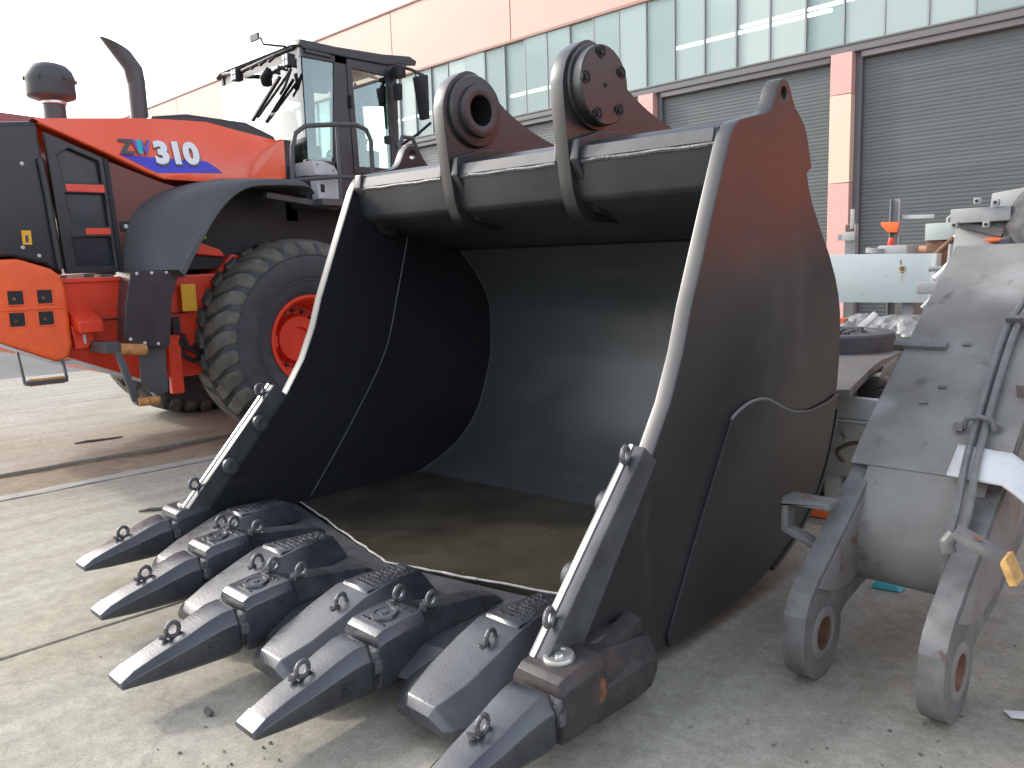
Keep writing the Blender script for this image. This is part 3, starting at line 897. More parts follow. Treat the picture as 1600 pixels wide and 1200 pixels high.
TOOTH_X = [-1.25, -0.625, 0.0, 0.60, 1.25]
TIP_V = [1.21, 1.06, 0.90, 1.05, 1.21]
for i, (tx, tv) in enumerate(zip(TOOTH_X, TIP_V)):
    sec = [(0.0, 0.062, 0.038, 0.062), (0.04, 0.066, 0.034, 0.084), (0.12, 0.072, 0.028, 0.112), (0.22, 0.079, 0.025, 0.142), (0.30, 0.085, 0.024, 0.172), (0.36, 0.090, 0.024, 0.190), (0.405, 0.094, 0.026, 0.193), (0.42, 0.086, 0.032, 0.182)]
    sec2 = []
    rings = [ring8(tx, tv + t, hw, z0, z1, 0.70 if t > 0.02 else 0.8, 0.30 if t > 0.02 else 0.3) for t, hw, z0, z1 in sec]
    t_ = M().loft(rings).build('tooth', 'tooth_paint', BK, bevel=0.004, segs=2, smooth=28)
    M().loft([[(tx - 0.049, tv - 0.0035, 0.0615), (tx + 0.049, tv - 0.0035, 0.0615), (tx + 0.049, tv + 0.004, 0.058), (tx - 0.049, tv + 0.004, 0.058)],
              [(tx - 0.047, tv + 0.043, 0.0870), (tx + 0.047, tv + 0.043, 0.0870), (tx + 0.047, tv + 0.045, 0.078), (tx - 0.047, tv + 0.045, 0.078)]]).build('worn_tip', 'tip_white', t_, bevel=0.002, segs=1)
    er = M(); eye(er, (tx, tv + 0.205, 0.165), (1, 0.15, 0), 0.025, 0.0085); er.cyl((tx - 0.012, tv + 0.172, 0.135), (tx - 0.012, tv + 0.175, 0.146), 0.014, 10)
    er.build('lifting_ring', 'weld_metal', t_)
    if i in (1, 2, 3):
        mx = Matrix(((0, 0, 1, tx + 0.0875), (1, 0, 0, tv + 0.285), (0, 1, 0, 0.062), (0, 0, 0, 1)))
        text_mesh('relief_mark', '52', 0.062, 'tooth_paint', t_, mx, 0.0025, 0.0, off=(0, 2.9, 0))
    # adapter
    corner_t = i in (0, 4)
    sec = [(0.405, 0.074, 0.036, 0.150), (0.43, 0.080, 0.034, 0.165), (0.435, 0.100, 0.026, 0.212), (0.46, 0.104, 0.022, 0.226), (0.56, 0.106, 0.022, 0.236), (0.63, 0.104, 0.026, 0.238), (0.66, 0.092, 0.035, 0.224), (0.75, 0.086, 0.05, 0.205), (0.86, 0.084, 0.07, 0.188), (0.96, 0.080, 0.09, 0.172), (1.04, 0.074, 0.11, 0.150), (1.06, 0.070, 0.118, 0.136)]
    if corner_t:
        sec = [s_ for s_ in sec if s_[0] < 0.9] + [(0.95, 0.082, 0.03, 0.17)]
    rings = [ring8(tx, tv + t, hw, z0, z1, 0.80 if t < 0.64 else 0.55, 0.16 if t < 0.64 else 0.45) for t, hw, z0, z1 in sec]
    am = 'rusty_black' if i == 4 else ('black_paint' if i == 0 else 'tooth_paint')
    ad = M().loft(rings).build('tooth_adapter', am, BK, bevel=0.006, segs=2, smooth=28)
    cp = M().lathe([(0, 0.012), (0.012, 0.012), (0.014, 0.006), (0.034, 0.006), (0.036, 0.010), (0.046, 0.010), (0.050, 0.0), (0.050, -0.02)], (tx, tv + 0.535, 0.2345), (0, -0.09, 1), 28)
    cp.build('pin_cap', 'bare_steel' if corner_t else 'tooth_paint', ad)
    lk = M().box(tx + 0.045, tx + 0.098, tv + 0.408, tv + 0.438, 0.135, 0.175)
    lk.box(tx + 0.080, tx + 0.104, tv + 0.415, tv + 0.445, 0.095, 0.140)
    lk.build('lock_clip', 'weld_metal', ad, bevel=0.006)
    if not corner_t:
        rv = M(); rivets(rv, tx, tv + 0.47, tv + 0.50, 0.06, lambda y: 0.229, 1, i); rivets(rv, tx, tv + 0.585, tv + 0.615, 0.07, lambda y: 0.2375, 1, i + 9); rivets(rv, tx, tv + 0.70, tv + 0.75, 0.035, lambda y: 0.2085, 2, i + 5)
        o = rv.build('cast_lettering', 'tooth_paint', ad, smooth=0); o['kind'] = 'stuff'
        for (dx, dv, zz) in ((-0.05, 0.64, 0.262), (0.055, 0.70, 0.250)):
            er = M(); eye(er, (tx + dx, tv + dv, zz), (1, 0.2, 0), 0.025, 0.0085); er.cyl((tx + dx - 0.01, tv + dv - 0.03, 0.215), (tx + dx - 0.01, tv + dv - 0.028, 0.24), 0.014, 10)
            er.build('lifting_ring', 'weld_metal', ad)

for i, (sx, sv) in enumerate(((-0.9375, 1.135), (-0.3125, 0.98), (0.30, 0.975), (0.925, 1.13))):
    sec = [(0.325, 0.112, 0.012, 0.062), (0.345, 0.140, 0.004, 0.090), (0.45, 0.200, 0.003, 0.128), (0.60, 0.212, 0.004, 0.182), (0.69, 0.205, 0.01, 0.215), (0.80, 0.178, 0.05, 0.226), (0.93, 0.140, 0.09, 0.218), (1.00, 0.120, 0.11, 0.200)]
    rings = []
    for t, hw, z0, z1 in sec:
        y = sv + t
        h = z1 - z0
        sk_ = 0.24 * (-1 if sx > 0 else 1) * 0.0
        rings.append([(sx - hw, y, z0), (sx + hw, y, z0), (sx + hw * 1.0, y, z0 + h * 0.42), (sx + hw * 0.46, y - 0.008, z1), (sx - hw * 0.46, y - 0.008, z1), (sx - hw * 1.0, y, z0 + h * 0.42)])
    s_ = M().loft(rings).build('lip_shroud', 'tooth_paint', BK, bevel=0.005, segs=2, smooth=22)
    pl = M().loft([[(sx - 0.075, sv + 0.69, 0.205), (sx + 0.075, sv + 0.69, 0.205), (sx + 0.078, sv + 0.705, 0.228), (sx - 0.078, sv + 0.705, 0.228)], [(sx - 0.066, sv + 0.985, 0.18), (sx + 0.066, sv + 0.985, 0.18), (sx + 0.062, sv + 0.975, 0.222), (sx - 0.062, sv + 0.975, 0.222)]])
    p_ = pl.build('marking_plate', 'tooth_paint', s_, bevel=0.003, segs=1)
    rv = M(); rivets(rv, sx, sv + 0.73, sv + 0.96, 0.055, lambda y: 0.2275 - 0.022 * (y - sv - 0.705) / 0.27 * 0.28, 9, 40 + i, 0.007)
    o = rv.build('cast_lettering', 'tooth_paint', s_, smooth=0); o['kind'] = 'stuff'
    er = M(); eye(er, (sx + 0.03, sv + 0.615, 0.205), (1, 0.2, 0), 0.025, 0.0085); er.cyl((sx + 0.018, sv + 0.585, 0.16), (sx + 0.018, sv + 0.588, 0.185), 0.014, 10)
    er.build('lifting_ring', 'weld_metal', s_)

# corner wings outside the side plates
for sd in (-1, 1):
    tv = 1.21
    rings = []
    for (v, xo, z0, z1) in ((1.66, 0.05, 0.0, 0.12), (1.70, 0.10, 0.0, 0.185), (1.83, 0.155, 0.0, 0.215), (2.02, 0.165, 0.0, 0.225), (2.12, 0.155, 0.0, 0.205), (2.18, 0.13, 0.0, 0.15)):
        xi = HW - 0.03
        q = [(xi, v, z0), (xi + xo, v, z0 + 0.012), (xi + xo + 0.012, v, z1 * 0.55), (xi + xo * 0.62, v, z1 * 0.80), (xi + xo * 0.4, v, z1), (xi, v, z1)]
        rings.append([(sd * a, b, c_) for a, b, c_ in q])
    w_ = M().loft(rings).build('corner_wing', 'rusty_black', BK, bevel=0.008, segs=2, smooth=25)
    rb = M().loft([[(sd * (HW + 0.03), 1.70, 0.17), (sd * (HW + 0.10), 1.70, 0.15), (sd * (HW + 0.10), 1.70, 0.13), (sd * (HW + 0.03), 1.70, 0.13)], [(sd * (HW + 0.02), 2.13, 0.25), (sd * (HW + 0.075), 2.13, 0.235), (sd * (HW + 0.075), 2.13, 0.18), (sd * (HW + 0.02), 2.13, 0.18)]])
    rb.build('wing_rib', 'rusty_black', w_, bevel=0.006)

# rain water standing in the bucket
m = bpy.data.materials.new('puddle_water'); m.use_nodes = True
n_, l_ = m.node_tree.nodes, m.node_tree.links
p_ = n_['Principled BSDF']
p_.inputs['Roughness'].default_value = 0.16
tc = n_.new('ShaderNodeTexCoord')
nz = n_.new('ShaderNodeTexNoise'); nz.inputs['Scale'].default_value = 4; nz.inputs['Detail'].default_value = 8
l_.new(tc.outputs['Object'], nz.inputs['Vector'])
rp = n_.new('ShaderNodeValToRGB')
rp.color_ramp.elements[0].position = 0.35; rp.color_ramp.elements[1].position = 0.7
rp.color_ramp.elements[0].color = (0.030, 0.026, 0.019, 1); rp.color_ramp.elements[1].color = (0.060, 0.052, 0.038, 1)
l_.new(nz.outputs[0], rp.inputs[0])
n2 = n_.new('ShaderNodeTexNoise'); n2.inputs['Scale'].default_value = 38; n2.inputs['Detail'].default_value = 2
l_.new(tc.outputs['Object'], n2.inputs['Vector'])
r2 = n_.new('ShaderNodeValToRGB'); r2.color_ramp.elements[0].position = 0.72; r2.color_ramp.elements[1].position = 0.77
l_.new(n2.outputs[0], r2.inputs[0])
mx = n_.new('ShaderNodeMixRGB'); mx.inputs[2].default_value = (0.20, 0.18, 0.125, 1)
l_.new(r2.outputs[0], mx.inputs[0]); l_.new(rp.outputs[0], mx.inputs[1])
l_.new(mx.outputs[0], p_.inputs['Base Color'])
bp = n_.new('ShaderNodeBump'); bp.inputs['Strength'].default_value = 0.08; bp.inputs['Distance'].default_value = 0.01
n3 = n_.new('ShaderNodeTexNoise'); n3.inputs['Scale'].default_value = 9
l_.new(tc.outputs['Object'], n3.inputs['Vector']); l_.new(n3.outputs[0], bp.inputs['Height']); l_.new(bp.outputs[0], p_.inputs['Normal'])
MATS['puddle_water'] = m
w = HW - TH + 0.002
edge = []
for i in range(41):
    xq = -w + 2 * w * i / 40
    edge.append((xq, 2.06 + 0.85 * vee(xq) + 0.05 * abs(xq) + 0.012 * noise.noise(Vector((xq * 6, 0, 2))) + 0.008 * noise.noise(Vector((xq * 19, 0, 2)))))
wt = M().prism(edge + [(w, 3.30), (w, 3.33), (-w, 3.33), (-w, 3.30)], 'Z', 0.08, 0.134)
wo = wt.build('puddle', 'puddle_water', smooth=0, off=(0, 2.9, 0))
wo.location = BL; wo.rotation_euler = (0, 0, BYAW); wo.scale = (BSC, BSC, BSC)
tag(wo, 'muddy rain water standing inside the big black bucket', 'puddle')
# pale scum line where the water meets the lip
sc = M()
for i in range(40):
    (xa, va), (xb, vb) = edge[i], edge[i + 1]
    sc.tube([(xa, va - 0.008, 0.134), ((xa + xb) / 2, (va + vb) / 2 - 0.010, 0.135), (xb, vb - 0.008, 0.134)], 0.0045 + 0.004 * abs(noise.noise(Vector((xa * 9, 1, 1)))), 6)
mat('scum', (0.34, 0.33, 0.30), 0.7, var=0.3, vscale=20)
o = sc.build('scum_line', 'scum', wo, off=(0, 2.9, 0))

# ------------------------------------------------------------------ wheel loader
LD = thing('wheel_loader', 'large orange and black articulated wheel loader parked behind the bucket', 'wheel loader', (-7.54, 5.5, 0))
AX_R, AX_F = 3.836, 7.30
WZ, WR = 0.86, 0.89


def make_wheel(xc, yc, outward):
    """tyre in the YZ plane, outward = +1 when its outer face looks to +X"""
    prof = [(0.355, 0.20), (0.40, 0.255), (0.48, 0.290), (0.60, 0.318), (0.70, 0.325), (0.77, 0.315), (0.815, 0.285), (0.838, 0.22), (0.846, 0.11), (0.848, 0.0)]
    full = prof + [(r_, -h) for r_, h in prof[::-1][1:]]
    W_ = M().lathe(full, (xc, yc, WZ), (1, 0, 0), 72).build('tyre', 'tyre_rubber', LD, smooth=50)
    W_.name = 'wheel' if False else W_.name
    # moulded rings on the side wall
    mr = M()
    for rr, hh in ((0.52, 0.302), (0.555, 0.310), (0.735, 0.321)):
        for s2 in (1, -1):
            mr.lathe([(rr - 0.010, s2 * (hh - 0.006)), (rr - 0.004, s2 * (hh + 0.004)), (rr + 0.004, s2 * (hh + 0.005)), (rr + 0.010, s2 * (hh - 0.004))], (xc, yc, WZ), (1, 0, 0), 72)
    mr.build('sidewall_ring', 'tyre_rubber', W_, smooth=60)
    # tread lugs
    tr = M()
    nl = 30
    path = [(0.025, 0.846), (0.12, 0.846), (0.21, 0.838), (0.275, 0.818), (0.312, 0.775), (0.320, 0.745)]
    for s2 in (1, -1):
        for k in range(nl):
            a0 = 2 * math.pi * (k + (0.5 if s2 > 0 else 0)) / nl
            rings = []
            for q, (h, r0) in enumerate(path):
                sweep = (0.11, 0.085, 0.045, 0.012, 0.0, 0.0)[q] * 1.5
                wd = (0.074, 0.082, 0.086, 0.084, 0.076, 0.060)[q]
                hgt = (0.034, 0.035, 0.034, 0.030, 0.012, 0.002)[q]
                ring = []
                for (da, dr) in ((-wd, -0.012), (wd, -0.012), (wd * 0.84, hgt), (-wd * 0.84, hgt)):
                    a = a0 + sweep + da
                    rr = r0 + dr
                    hh = h + (0.012 if q >= 4 and dr > 0 else 0)
                    ring.append((xc + s2 * hh, yc + rr * math.cos(a), WZ + rr * math.sin(a)))
                rings.append(ring)
            tr.loft(rings)
    o = tr.build('tread', 'tread_dusty', W_, bevel=0.006, segs=1, smooth=30)
    o['kind'] = 'stuff'
    # rim
    s2 = outward
    pr = [(0.0, 0.02), (0.10, 0.02), (0.11, 0.05), (0.20, 0.05), (0.215, -0.02), (0.225, -0.045), (0.27, -0.05), (0.30, -0.04), (0.305, 0.06), (0.325, 0.10), (0.335, 0.20), (0.345, 0.235), (0.37, 0.262), (0.392, 0.262), (0.395, 0.245), (0.36, 0.215)]
    M().lathe([(r_, s2 * h) for r_, h in pr], (xc, yc, WZ), (1, 0, 0), 56).build('rim', 'red_orange', W_, smooth=40)
    bl = M()
    for k in range(16):
        a = 2 * math.pi * k / 16
        c_ = (xc + s2 * -0.045, yc + 0.25 * math.cos(a), WZ + 0.25 * math.sin(a))
        bl.lathe([(0, s2 * 0.035), (0.016, s2 * 0.035), (0.018, 0.0)], c_, (1, 0, 0), 6)
    o = bl.build('wheel_nuts', 'edge_paint', W_, smooth=30)
    lt = M().box(min(xc + s2 * 0.10, xc + s2 * 0.2), max(xc + s2 * 0.10, xc + s2 * 0.2), yc - 0.345, yc - 0.30, WZ - 0.05, WZ + 0.06)
    lt.build('rim_lug', 'red_orange', W_, bevel=0.01)
    return W_


for (xc, yc, s2) in ((-6.42, AX_R, 1), (-8.66, AX_R, -1), (-6.42, AX_F, 1), (-8.66, AX_F, -1)):
    make_wheel(xc, yc, s2)

XN, XF = -6.60, -8.48      # hood sides
# rear frame
fr = [(1.70, 1.44), (3.2, 1.46), (3.35, 1.62), (4.4, 1.55), (4.6, 0.75), (3.9, 0.62), (2.55, 0.62), (2.0, 0.86), (1.75, 0.95)]
M().prism(fr, 'X', -8.52, -6.56).build('rear_frame', 'red_orange', LD, bevel=0.015)
M().prism([(1.99, 1.452), (2.9, 1.462), (2.9, 1.43), (1.99, 1.418)], 'X', -8.55, -6.535).build('deck_flange', 'red_orange', LD, bevel=0.006)
M().prism([(2.02, 1.125), (2.9, 1.155), (2.9, 1.147), (2.02, 1.117)], 'X', -6.562, -6.545).build('frame_seam', 'dark_void', LD)
M().cyl((-6.70, AX_R, WZ), (-8.4, AX_R, WZ), 0.20, 24).build('rear_axle', 'red_orange', LD)
M().box(-6.52, -6.46, 2.70, 2.80, 0.50, 0.98).build('ladder_hanger', 'red_orange', LD, bevel=0.008)
# counterweight
cw = [(1.45, 1.585), (1.70, 1.596), (1.90, 1.525), (1.965, 1.47), (1.985, 1.38), (1.99, 0.97), (1.97, 0.89), (1.925, 0.855), (1.86, 0.862), (1.45, 1.06), (1.30, 1.15), (1.28, 1.5)]
CWt = M().prism(cw, 'X', -8.66, -6.44).build('counterweight', 'cast_orange', LD, bevel=0.03, segs=3, smooth=40)
# counterweight side panel with four pockets, flat dark plates for their inner shade
for (ya, za) in ((1.84, 1.325), (1.835, 1.172), (1.655, 1.325), (1.65, 1.172)):
    hh = 0.048
    fm = M()
    o_, i_ = [(ya - 0.058, za - 0.058), (ya + 0.058, za - 0.058), (ya + 0.058, za + 0.058), (ya - 0.058, za + 0.058)], [(ya - hh, za - hh), (ya + hh, za - hh), (ya + hh, za + hh), (ya - hh, za + hh)]
    fm.prism(o_, 'X', -6.441, -6.433, holes=[i_])
    p_ = fm.build('pocket_frame', 'cast_orange', CWt, bevel=0.004, segs=1)
    M().box(-6.4395, -6.4375, ya - hh, ya + hh, za - hh, za + hh).build('pocket_shade', 'dark_void', p_)
    M().lathe([(0, 0.010), (0.012, 0.010), (0.013, 0)], (-6.438, ya - 0.012, za - 0.008), (1, 0, 0), 6).build('pocket_bolt', 'rust', p_)
M().box(-6.437, -6.430, 1.46, 1.95, 1.235, 1.262).build('cast_line', 'cast_orange', CWt, bevel=0.003, segs=1)
M().prism([(1.50, 1.03), (1.86, 0.853), (2.0, 0.85), (2.52, 0.625), (2.53, 0.603), (1.99, 0.828), (1.86, 0.832), (1.50, 1.01)], 'X', -6.56, -6.47).build('skirt_edge', 'pale_grey_paint', LD, bevel=0.004)
# cover box and tow eye on the frame side
M().loft([[(-6.56, 2.00, 1.235), (-6.56, 2.17, 1.235), (-6.56, 2.17, 1.12), (-6.56, 2.00, 1.12)], [(-6.36, 2.02, 1.135), (-6.36, 2.19, 1.135), (-6.36, 2.19, 1.05), (-6.36, 2.02, 1.05)]]).build('lamp_box', 'red_orange', LD, bevel=0.008)
M().prism([(2.0, 1.10), (2.14, 1.10), (2.16, 1.0), (2.10, 0.93), (2.02, 0.93)], 'X', -6.56, -6.47).build('tow_bracket', 'red_orange', LD, bevel=0.008)
M().prism([(2.075, 1.035), (2.095, 1.035), (2.095, 0.965), (2.075, 0.965)], 'X', -6.471, -6.458).build('slot_plate', 'pale_grey_paint', LD, bevel=0.005)

# hood --------------------------------------------------------------
lo = [(1.955, 2.56), (2.413, 2.375), (2.823, 2.215), (3.15, 2.21), (3.60, 2.245), (3.92, 2.278)]


def orange_side(xs, sgn, nm):
    q = M()
    b0, b1, b2, b3 = xs
    # rows from the lower lip, over the crease, to the top edge
    lowp = [(1.955, 2.560), (2.413, 2.378), (2.70, 2.258), (2.823, 2.216), (3.10, 2.212), (3.30, 2.225), (3.60, 2.25), (3.93, 2.28)]
    midp = [(1.965, 2.570), (2.42, 2.392), (2.70, 2.275), (2.83, 2.240), (3.10, 2.29), (3.29, 2.35), (3.60, 2.48), (3.93, 2.62)]
    topp = [(1.965, 2.615), (2.42, 2.665), (2.70, 2.695), (2.83, 2.706), (3.10, 2.720), (3.29, 2.727), (3.60, 2.68), (3.93, 2.636)]
    inn_ = [(p[0], p[1] - 0.01) for p in topp]
    rows = [[(b0 - sgn * 0.05, a, b) for a, b in lowp], [(b0, a, b + 0.004) for a, b in lowp], [(b1, a, b) for a, b in midp], [(b2, a, b) for a, b in topp], [(b3, a, b - 0.01) for a, b in inn_]]
    q.loft(rows, cap=False, closed=False)
    return q.build(nm, 'orange_paint', LD, smooth=30)


orange_side((-6.565, -6.560, -6.70, -7.0), 1, 'hood_side_panel')
orange_side((-8.515, -8.520, -8.38, -8.08), -1, 'hood_side_panel')
M().loft([[(-6.98, 2.0, 2.60), (-8.10, 2.0, 2.60), (-8.10, 2.0, 2.0), (-6.98, 2.0, 2.0)], [(-6.98, 2.78, 2.685), (-8.10, 2.78, 2.685), (-8.10, 2.78, 2.0), (-6.98, 2.78, 2.0)], [(-6.98, 3.37, 2.70), (-8.10, 3.37, 2.70), (-8.10, 3.37, 2.0), (-6.98, 3.37, 2.0)], [(-6.98, 3.95, 2.61), (-8.10, 3.95, 2.61), (-8.10, 3.95, 2.0), (-6.98, 3.95, 2.0)]]).build('hood_top', 'orange_paint', LD, bevel=0.02)
tc_ = [(2.90, 2.70), (2.93, 2.775), (3.235, 2.825), (3.78, 2.812), (4.05, 2.715), (4.12, 2.60), (2.9, 2.6)]
M().prism(tc_, 'X', -8.10, -6.93).build('top_cover', 'black_panel', LD, bevel=0.025, segs=2)
M().box(-6.62, -8.46, 3.925, 4.07, 1.9, 2.635).build('firewall', 'black_panel', LD, bevel=0.015)
# black rear side panel and grille
M().prism([(1.42, 2.49), (1.90, 2.552), (1.955, 2.55), (1.955, 2.48), (1.995, 2.0), (2.02, 1.475), (1.90, 1.56), (1.70, 1.615), (1.42, 1.61)], 'X', -8.50, -6.58).build('rear_side_panel', 'black_panel', LD, bevel=0.02, segs=2)
M().prism([(1.40, 2.51), (1.92, 2.575), (1.96, 2.562), (1.96, 2.535), (1.40, 2.465)], 'X', -8.46, -6.605).build('rear_cap', 'black_panel', LD, bevel=0.012)
for (ya, za) in ((1.83, 2.27), (1.775, 1.68), (1.875, 1.62)):
    M().lathe([(0, 0.008), (0.010, 0.007), (0.015, 0)], (-6.581, ya, za), (1, 0, 0), 14).build('screw', 'pale_grey_paint', LD)
M().box(-6.582, -6.572, 1.775, 1.835, 1.70, 1.80).build('warning_label', 'yellow_label', LD)
M().box(-6.5715, -6.5705, 1.795, 1.815, 1.715, 1.765).build('label_print', 'decal_dark', LD)
M().box(-6.59, -6.555, 1.50, 1.60, 1.73, 1.92).build('lamp_housing', 'dark_void', LD, bevel=0.012)
M().lathe([(0, 0.02), (0.025, 0.018), (0.035, 0)], (-6.556, 1.56, 1.85), (1, 0, 0), 18).build('side_marker', 'amber', LD)
# hinge bar beside the grille
M().tube([(-6.565, 1.945, 2.31), (-6.563, 1.968, 2.05), (-6.563, 2.0, 1.52)], 0.026, 10).build('hinge_bar', 'black_panel', LD)
# grille frame with three openings
go = [(1.985, 2.505), (2.375, 2.352), (2.418, 1.49), (2.035, 1.485)]
h1 = [(2.06, 2.345), (2.14, 2.40), (2.345, 2.322), (2.355, 2.155), (2.085, 2.155)]
h2 = [(2.085, 2.075), (2.365, 2.080), (2.375, 1.835), (2.115, 1.835)]
h3 = [(2.10, 1.755), (2.378, 1.758), (2.392, 1.535), (2.115, 1.535)]
GR = M().prism(go, 'X', -6.60, -6.555, holes=[h1, h2, h3]).build('grille_frame', 'black_panel', LD, bevel=0.006, segs=1)
for h in (h1, h2, h3):
    M().prism(h, 'X', -6.612, -6.604).build('grille_mesh', 'deep_navy', GR)
M().prism([(2.09, 2.14), (2.362, 2.145), (2.365, 2.088), (2.095, 2.086)], 'X', -6.556, -6.548).build('grille_bar', 'red_orange', GR, bevel=0.004)
M().prism([(2.20, 1.82), (2.377, 1.823), (2.379, 1.775), (2.20, 1.773)], 'X', -6.556, -6.548).build('grille_bar', 'red_orange', GR, bevel=0.004)
# engine side door between grille and fender
M().prism([(2.42, 2.33), (2.83, 2.19), (3.0, 2.15), (2.75, 1.95), (2.6, 1.5), (2.44, 1.49)], 'X', -8.49, -6.585).build('engine_side_door', 'reflect_brown', LD, bevel=0.01)
M().prism([(2.378, 2.355), (2.415, 2.338), (2.452, 1.49), (2.420, 1.49)], 'X', -6.60, -6.56).build('door_post', 'dark_void', LD, bevel=0.006)
M().box(-6.60, -6.577, 2.46, 2.56, 1.80, 1.88).build('latch_recess', 'dark_void', LD, bevel=0.01)
M().lathe([(0, 0.012), (0.012, 0.011), (0.018, 0)], (-6.577, 2.505, 1.84), (1, 0, 0), 16).build('latch', 'pale_grey_paint', LD)

# fenders -----------------------------------------------------------
arc = smooth_poly([(3.865, 2.150), (3.80, 2.198), (3.60, 2.203), (3.44, 2.192), (3.26, 2.168), (3.10, 2.075), (2.95, 1.912), (2.80, 1.685), (2.675, 1.480)], 4)
arcB = smooth_poly([(3.9, 2.17), (3.82, 2.215), (3.60, 2.225), (3.35, 2.22), (3.05, 2.20), (2.72, 2.085), (2.53, 1.93), (2.455, 1.75), (2.42, 1.480)], 4)
for sd in (1, -1):
    def X_(x): return x if sd > 0 else -15.08 - x
    fm = M()
    secs = []
    n_ = len(arc)
    for (ya, za), (yb, zb) in zip(arc, arcB):
        # from the hood out to the lip, then round the lip and back underneath
        secs.append([(X_(-6.74), yb, zb), (X_(-6.30), yb + (ya - yb) * 0.25, zb + (za - zb) * 0.25 + 0.01), (X_(-6.16), yb + (ya - yb) * 0.62, zb + (za - zb) * 0.62 + 0.012), (X_(-6.10), ya, za + 0.012), (X_(-6.075), ya + 0.012, za - 0.008), (X_(-6.072), ya + 0.035, za - 0.035), (X_(-6.10), ya + 0.045, za - 0.045), (X_(-6.30), ya + 0.03, za - 0.03), (X_(-6.74), yb + 0.035, zb - 0.03)])
    fm.loft(secs)
    fe = fm.build('rear_fender', 'fender_grey', LD, bevel=0, smooth=45)
    if sd < 0: continue
    fl = M()
    pts = [(2.352, 1.485), (2.713, 1.49), (2.632, 1.27), (2.59, 0.93), (2.575, 0.905), (2.38, 0.93), (2.30, 0.96), (2.262, 1.03), (2.29, 1.25)]
    rr = []
    for xx, dy in ((-6.16, 0.0), (-6.175, 0.0)):
        rr.append([(X_(xx), a, b) for a, b in pts])
    fl.loft(rr)
    fl2 = M().prism([(2.375, 0.945), (2.575, 0.925), (2.565, 0.56), (2.50, 0.545), (2.43, 0.57), (2.37, 0.65)], 'X', min(X_(-6.22), X_(-6.235)), max(X_(-6.22), X_(-6.235)))
    f_ = fl.build('mud_flap', 'flap_rubber', LD, bevel=0.004, segs=1)
    fl2.build('lower_flap', 'fender_grey', f_)
    bx = M().loft([[(X_(-6.16), 2.36, 1.50), (X_(-6.16), 2.30, 1.2), (X_(-6.16), 2.28, 0.95)], [(X_(-6.74), 2.44, 1.50), (X_(-6.74), 2.40, 1.2), (X_(-6.74), 2.38, 0.95)]], cap=False, closed=False)
    bx.build('flap_back', 'flap_rubber', f_)
    for (a, b) in ((2.39, 1.47), (2.50, 1.472), (2.61, 1.474), (2.30, 0.99), (2.40, 0.955), (2.50, 0.94)):
        M().lathe([(0, 0.008), (0.009, 0.007), (0.013, 0)], (X_(-6.16), a, b), (sd, 0, 0), 12).build('flap_screw', 'pale_grey_paint', f_)
# wheel arch liner and the bright tank seen through it
M().prism([(2.62, 1.50), (2.75, 1.93), (2.95, 2.13), (3.1, 2.19), (3.9, 2.21), (4.6, 2.12), (4.7, 1.5)], 'X', -8.46, -6.62).build('arch_liner', 'dark_void', LD)
M().loft([[(-6.63, 2.93, 1.78), (-6.70, 3.30, 1.66), (-6.70, 3.36, 1.58), (-6.70, 2.93, 1.62)], [(-6.58, 2.96, 1.76), (-6.58, 3.26, 1.66), (-6.58, 3.30, 1.60), (-6.58, 2.96, 1.63)]]).build('arch_cover', 'red_orange', LD, bevel=0.01)
M().loft([[(-6.70, 2.95, 1.85), (-6.70, 3.16, 1.80), (-6.70, 3.18, 1.74), (-6.70, 2.95, 1.79)], [(-6.57, 2.97, 1.83), (-6.57, 3.14, 1.79), (-6.57, 3.15, 1.74), (-6.57, 2.97, 1.785)]]).build('green_filler', 'green_paint', LD, bevel=0.01)
M().box(-6.52, -6.50, 2.86, 2.98, 1.16, 1.38).build('frame_label', 'yellow_label', LD)
M().beam((-6.3, 3.55, 2.10), (-6.3, 4.25, 2.02), 0.10, 0.05).build('fender_stay', 'rail_grey', LD, bevel=0.006)
hv = M()
for (a, b, r_) in ((2.78, 0.90, 0.022), (2.84, 0.86, 0.018), (2.80, 0.80, 0.02)):
    hv.tube([(-6.50, a, b + 0.12), (-6.47, a + 0.02, b), (-6.47, a + 0.10, b - 0.05), (-6.52, a + 0.25, b)], r_, 8)
hv.box(-6.52, -6.44, 2.74, 2.80, 0.98, 1.12)
hv.build('valve_hoses', 'dark_void', LD)

# steps -------------------------------------------------------------
st = M()
for ya in (1.64, 1.915):
    st.beam((-6.50, ya - 0.005, 0.98), (-6.40, ya, 0.72), 0.03, 0.016, up=(0, 1, 0))
st.beam((-6.40, 1.64, 0.72), (-6.40, 1.915, 0.72), 0.06, 0.03)
STP = st.build('rear_step', 'rail_grey', LD, bevel=0.004)
for (a, b) in ((1.668, 1.778), (1.788, 1.895)):
    M().cyl((-6.40, a, 0.722), (-6.40, b, 0.722), 0.026, 14).build('step_roller', 'wood_tread', STP)
st = M()
st.box(-6.50, -6.15, 2.12, 2.22, 0.90, 0.98)
st.beam((-6.17, 2.20, 0.93), (-6.12, 2.28, 0.53), 0.035, 0.05, up=(0, 1, 0))
st.beam((-6.12, 2.27, 0.52), (-6.12, 2.46, 0.515), 0.06, 0.03)
st.beam((-6.35, 2.45, 0.62), (-6.12, 2.455, 0.52), 0.03, 0.03)
STP = st.build('side_step', 'rail_grey', LD, bevel=0.006)
M().cyl((-6.16, 2.22, 0.925), (-6.16, 2.40, 0.905), 0.042, 16).build('step_roller', 'wood_tread', STP)
for (a, b) in ((2.285, 2.36), (2.368, 2.44)):
    M().cyl((-6.10, a, 0.525), (-6.10, b, 0.522), 0.032, 14).build('step_roller', 'wood_tread', STP)
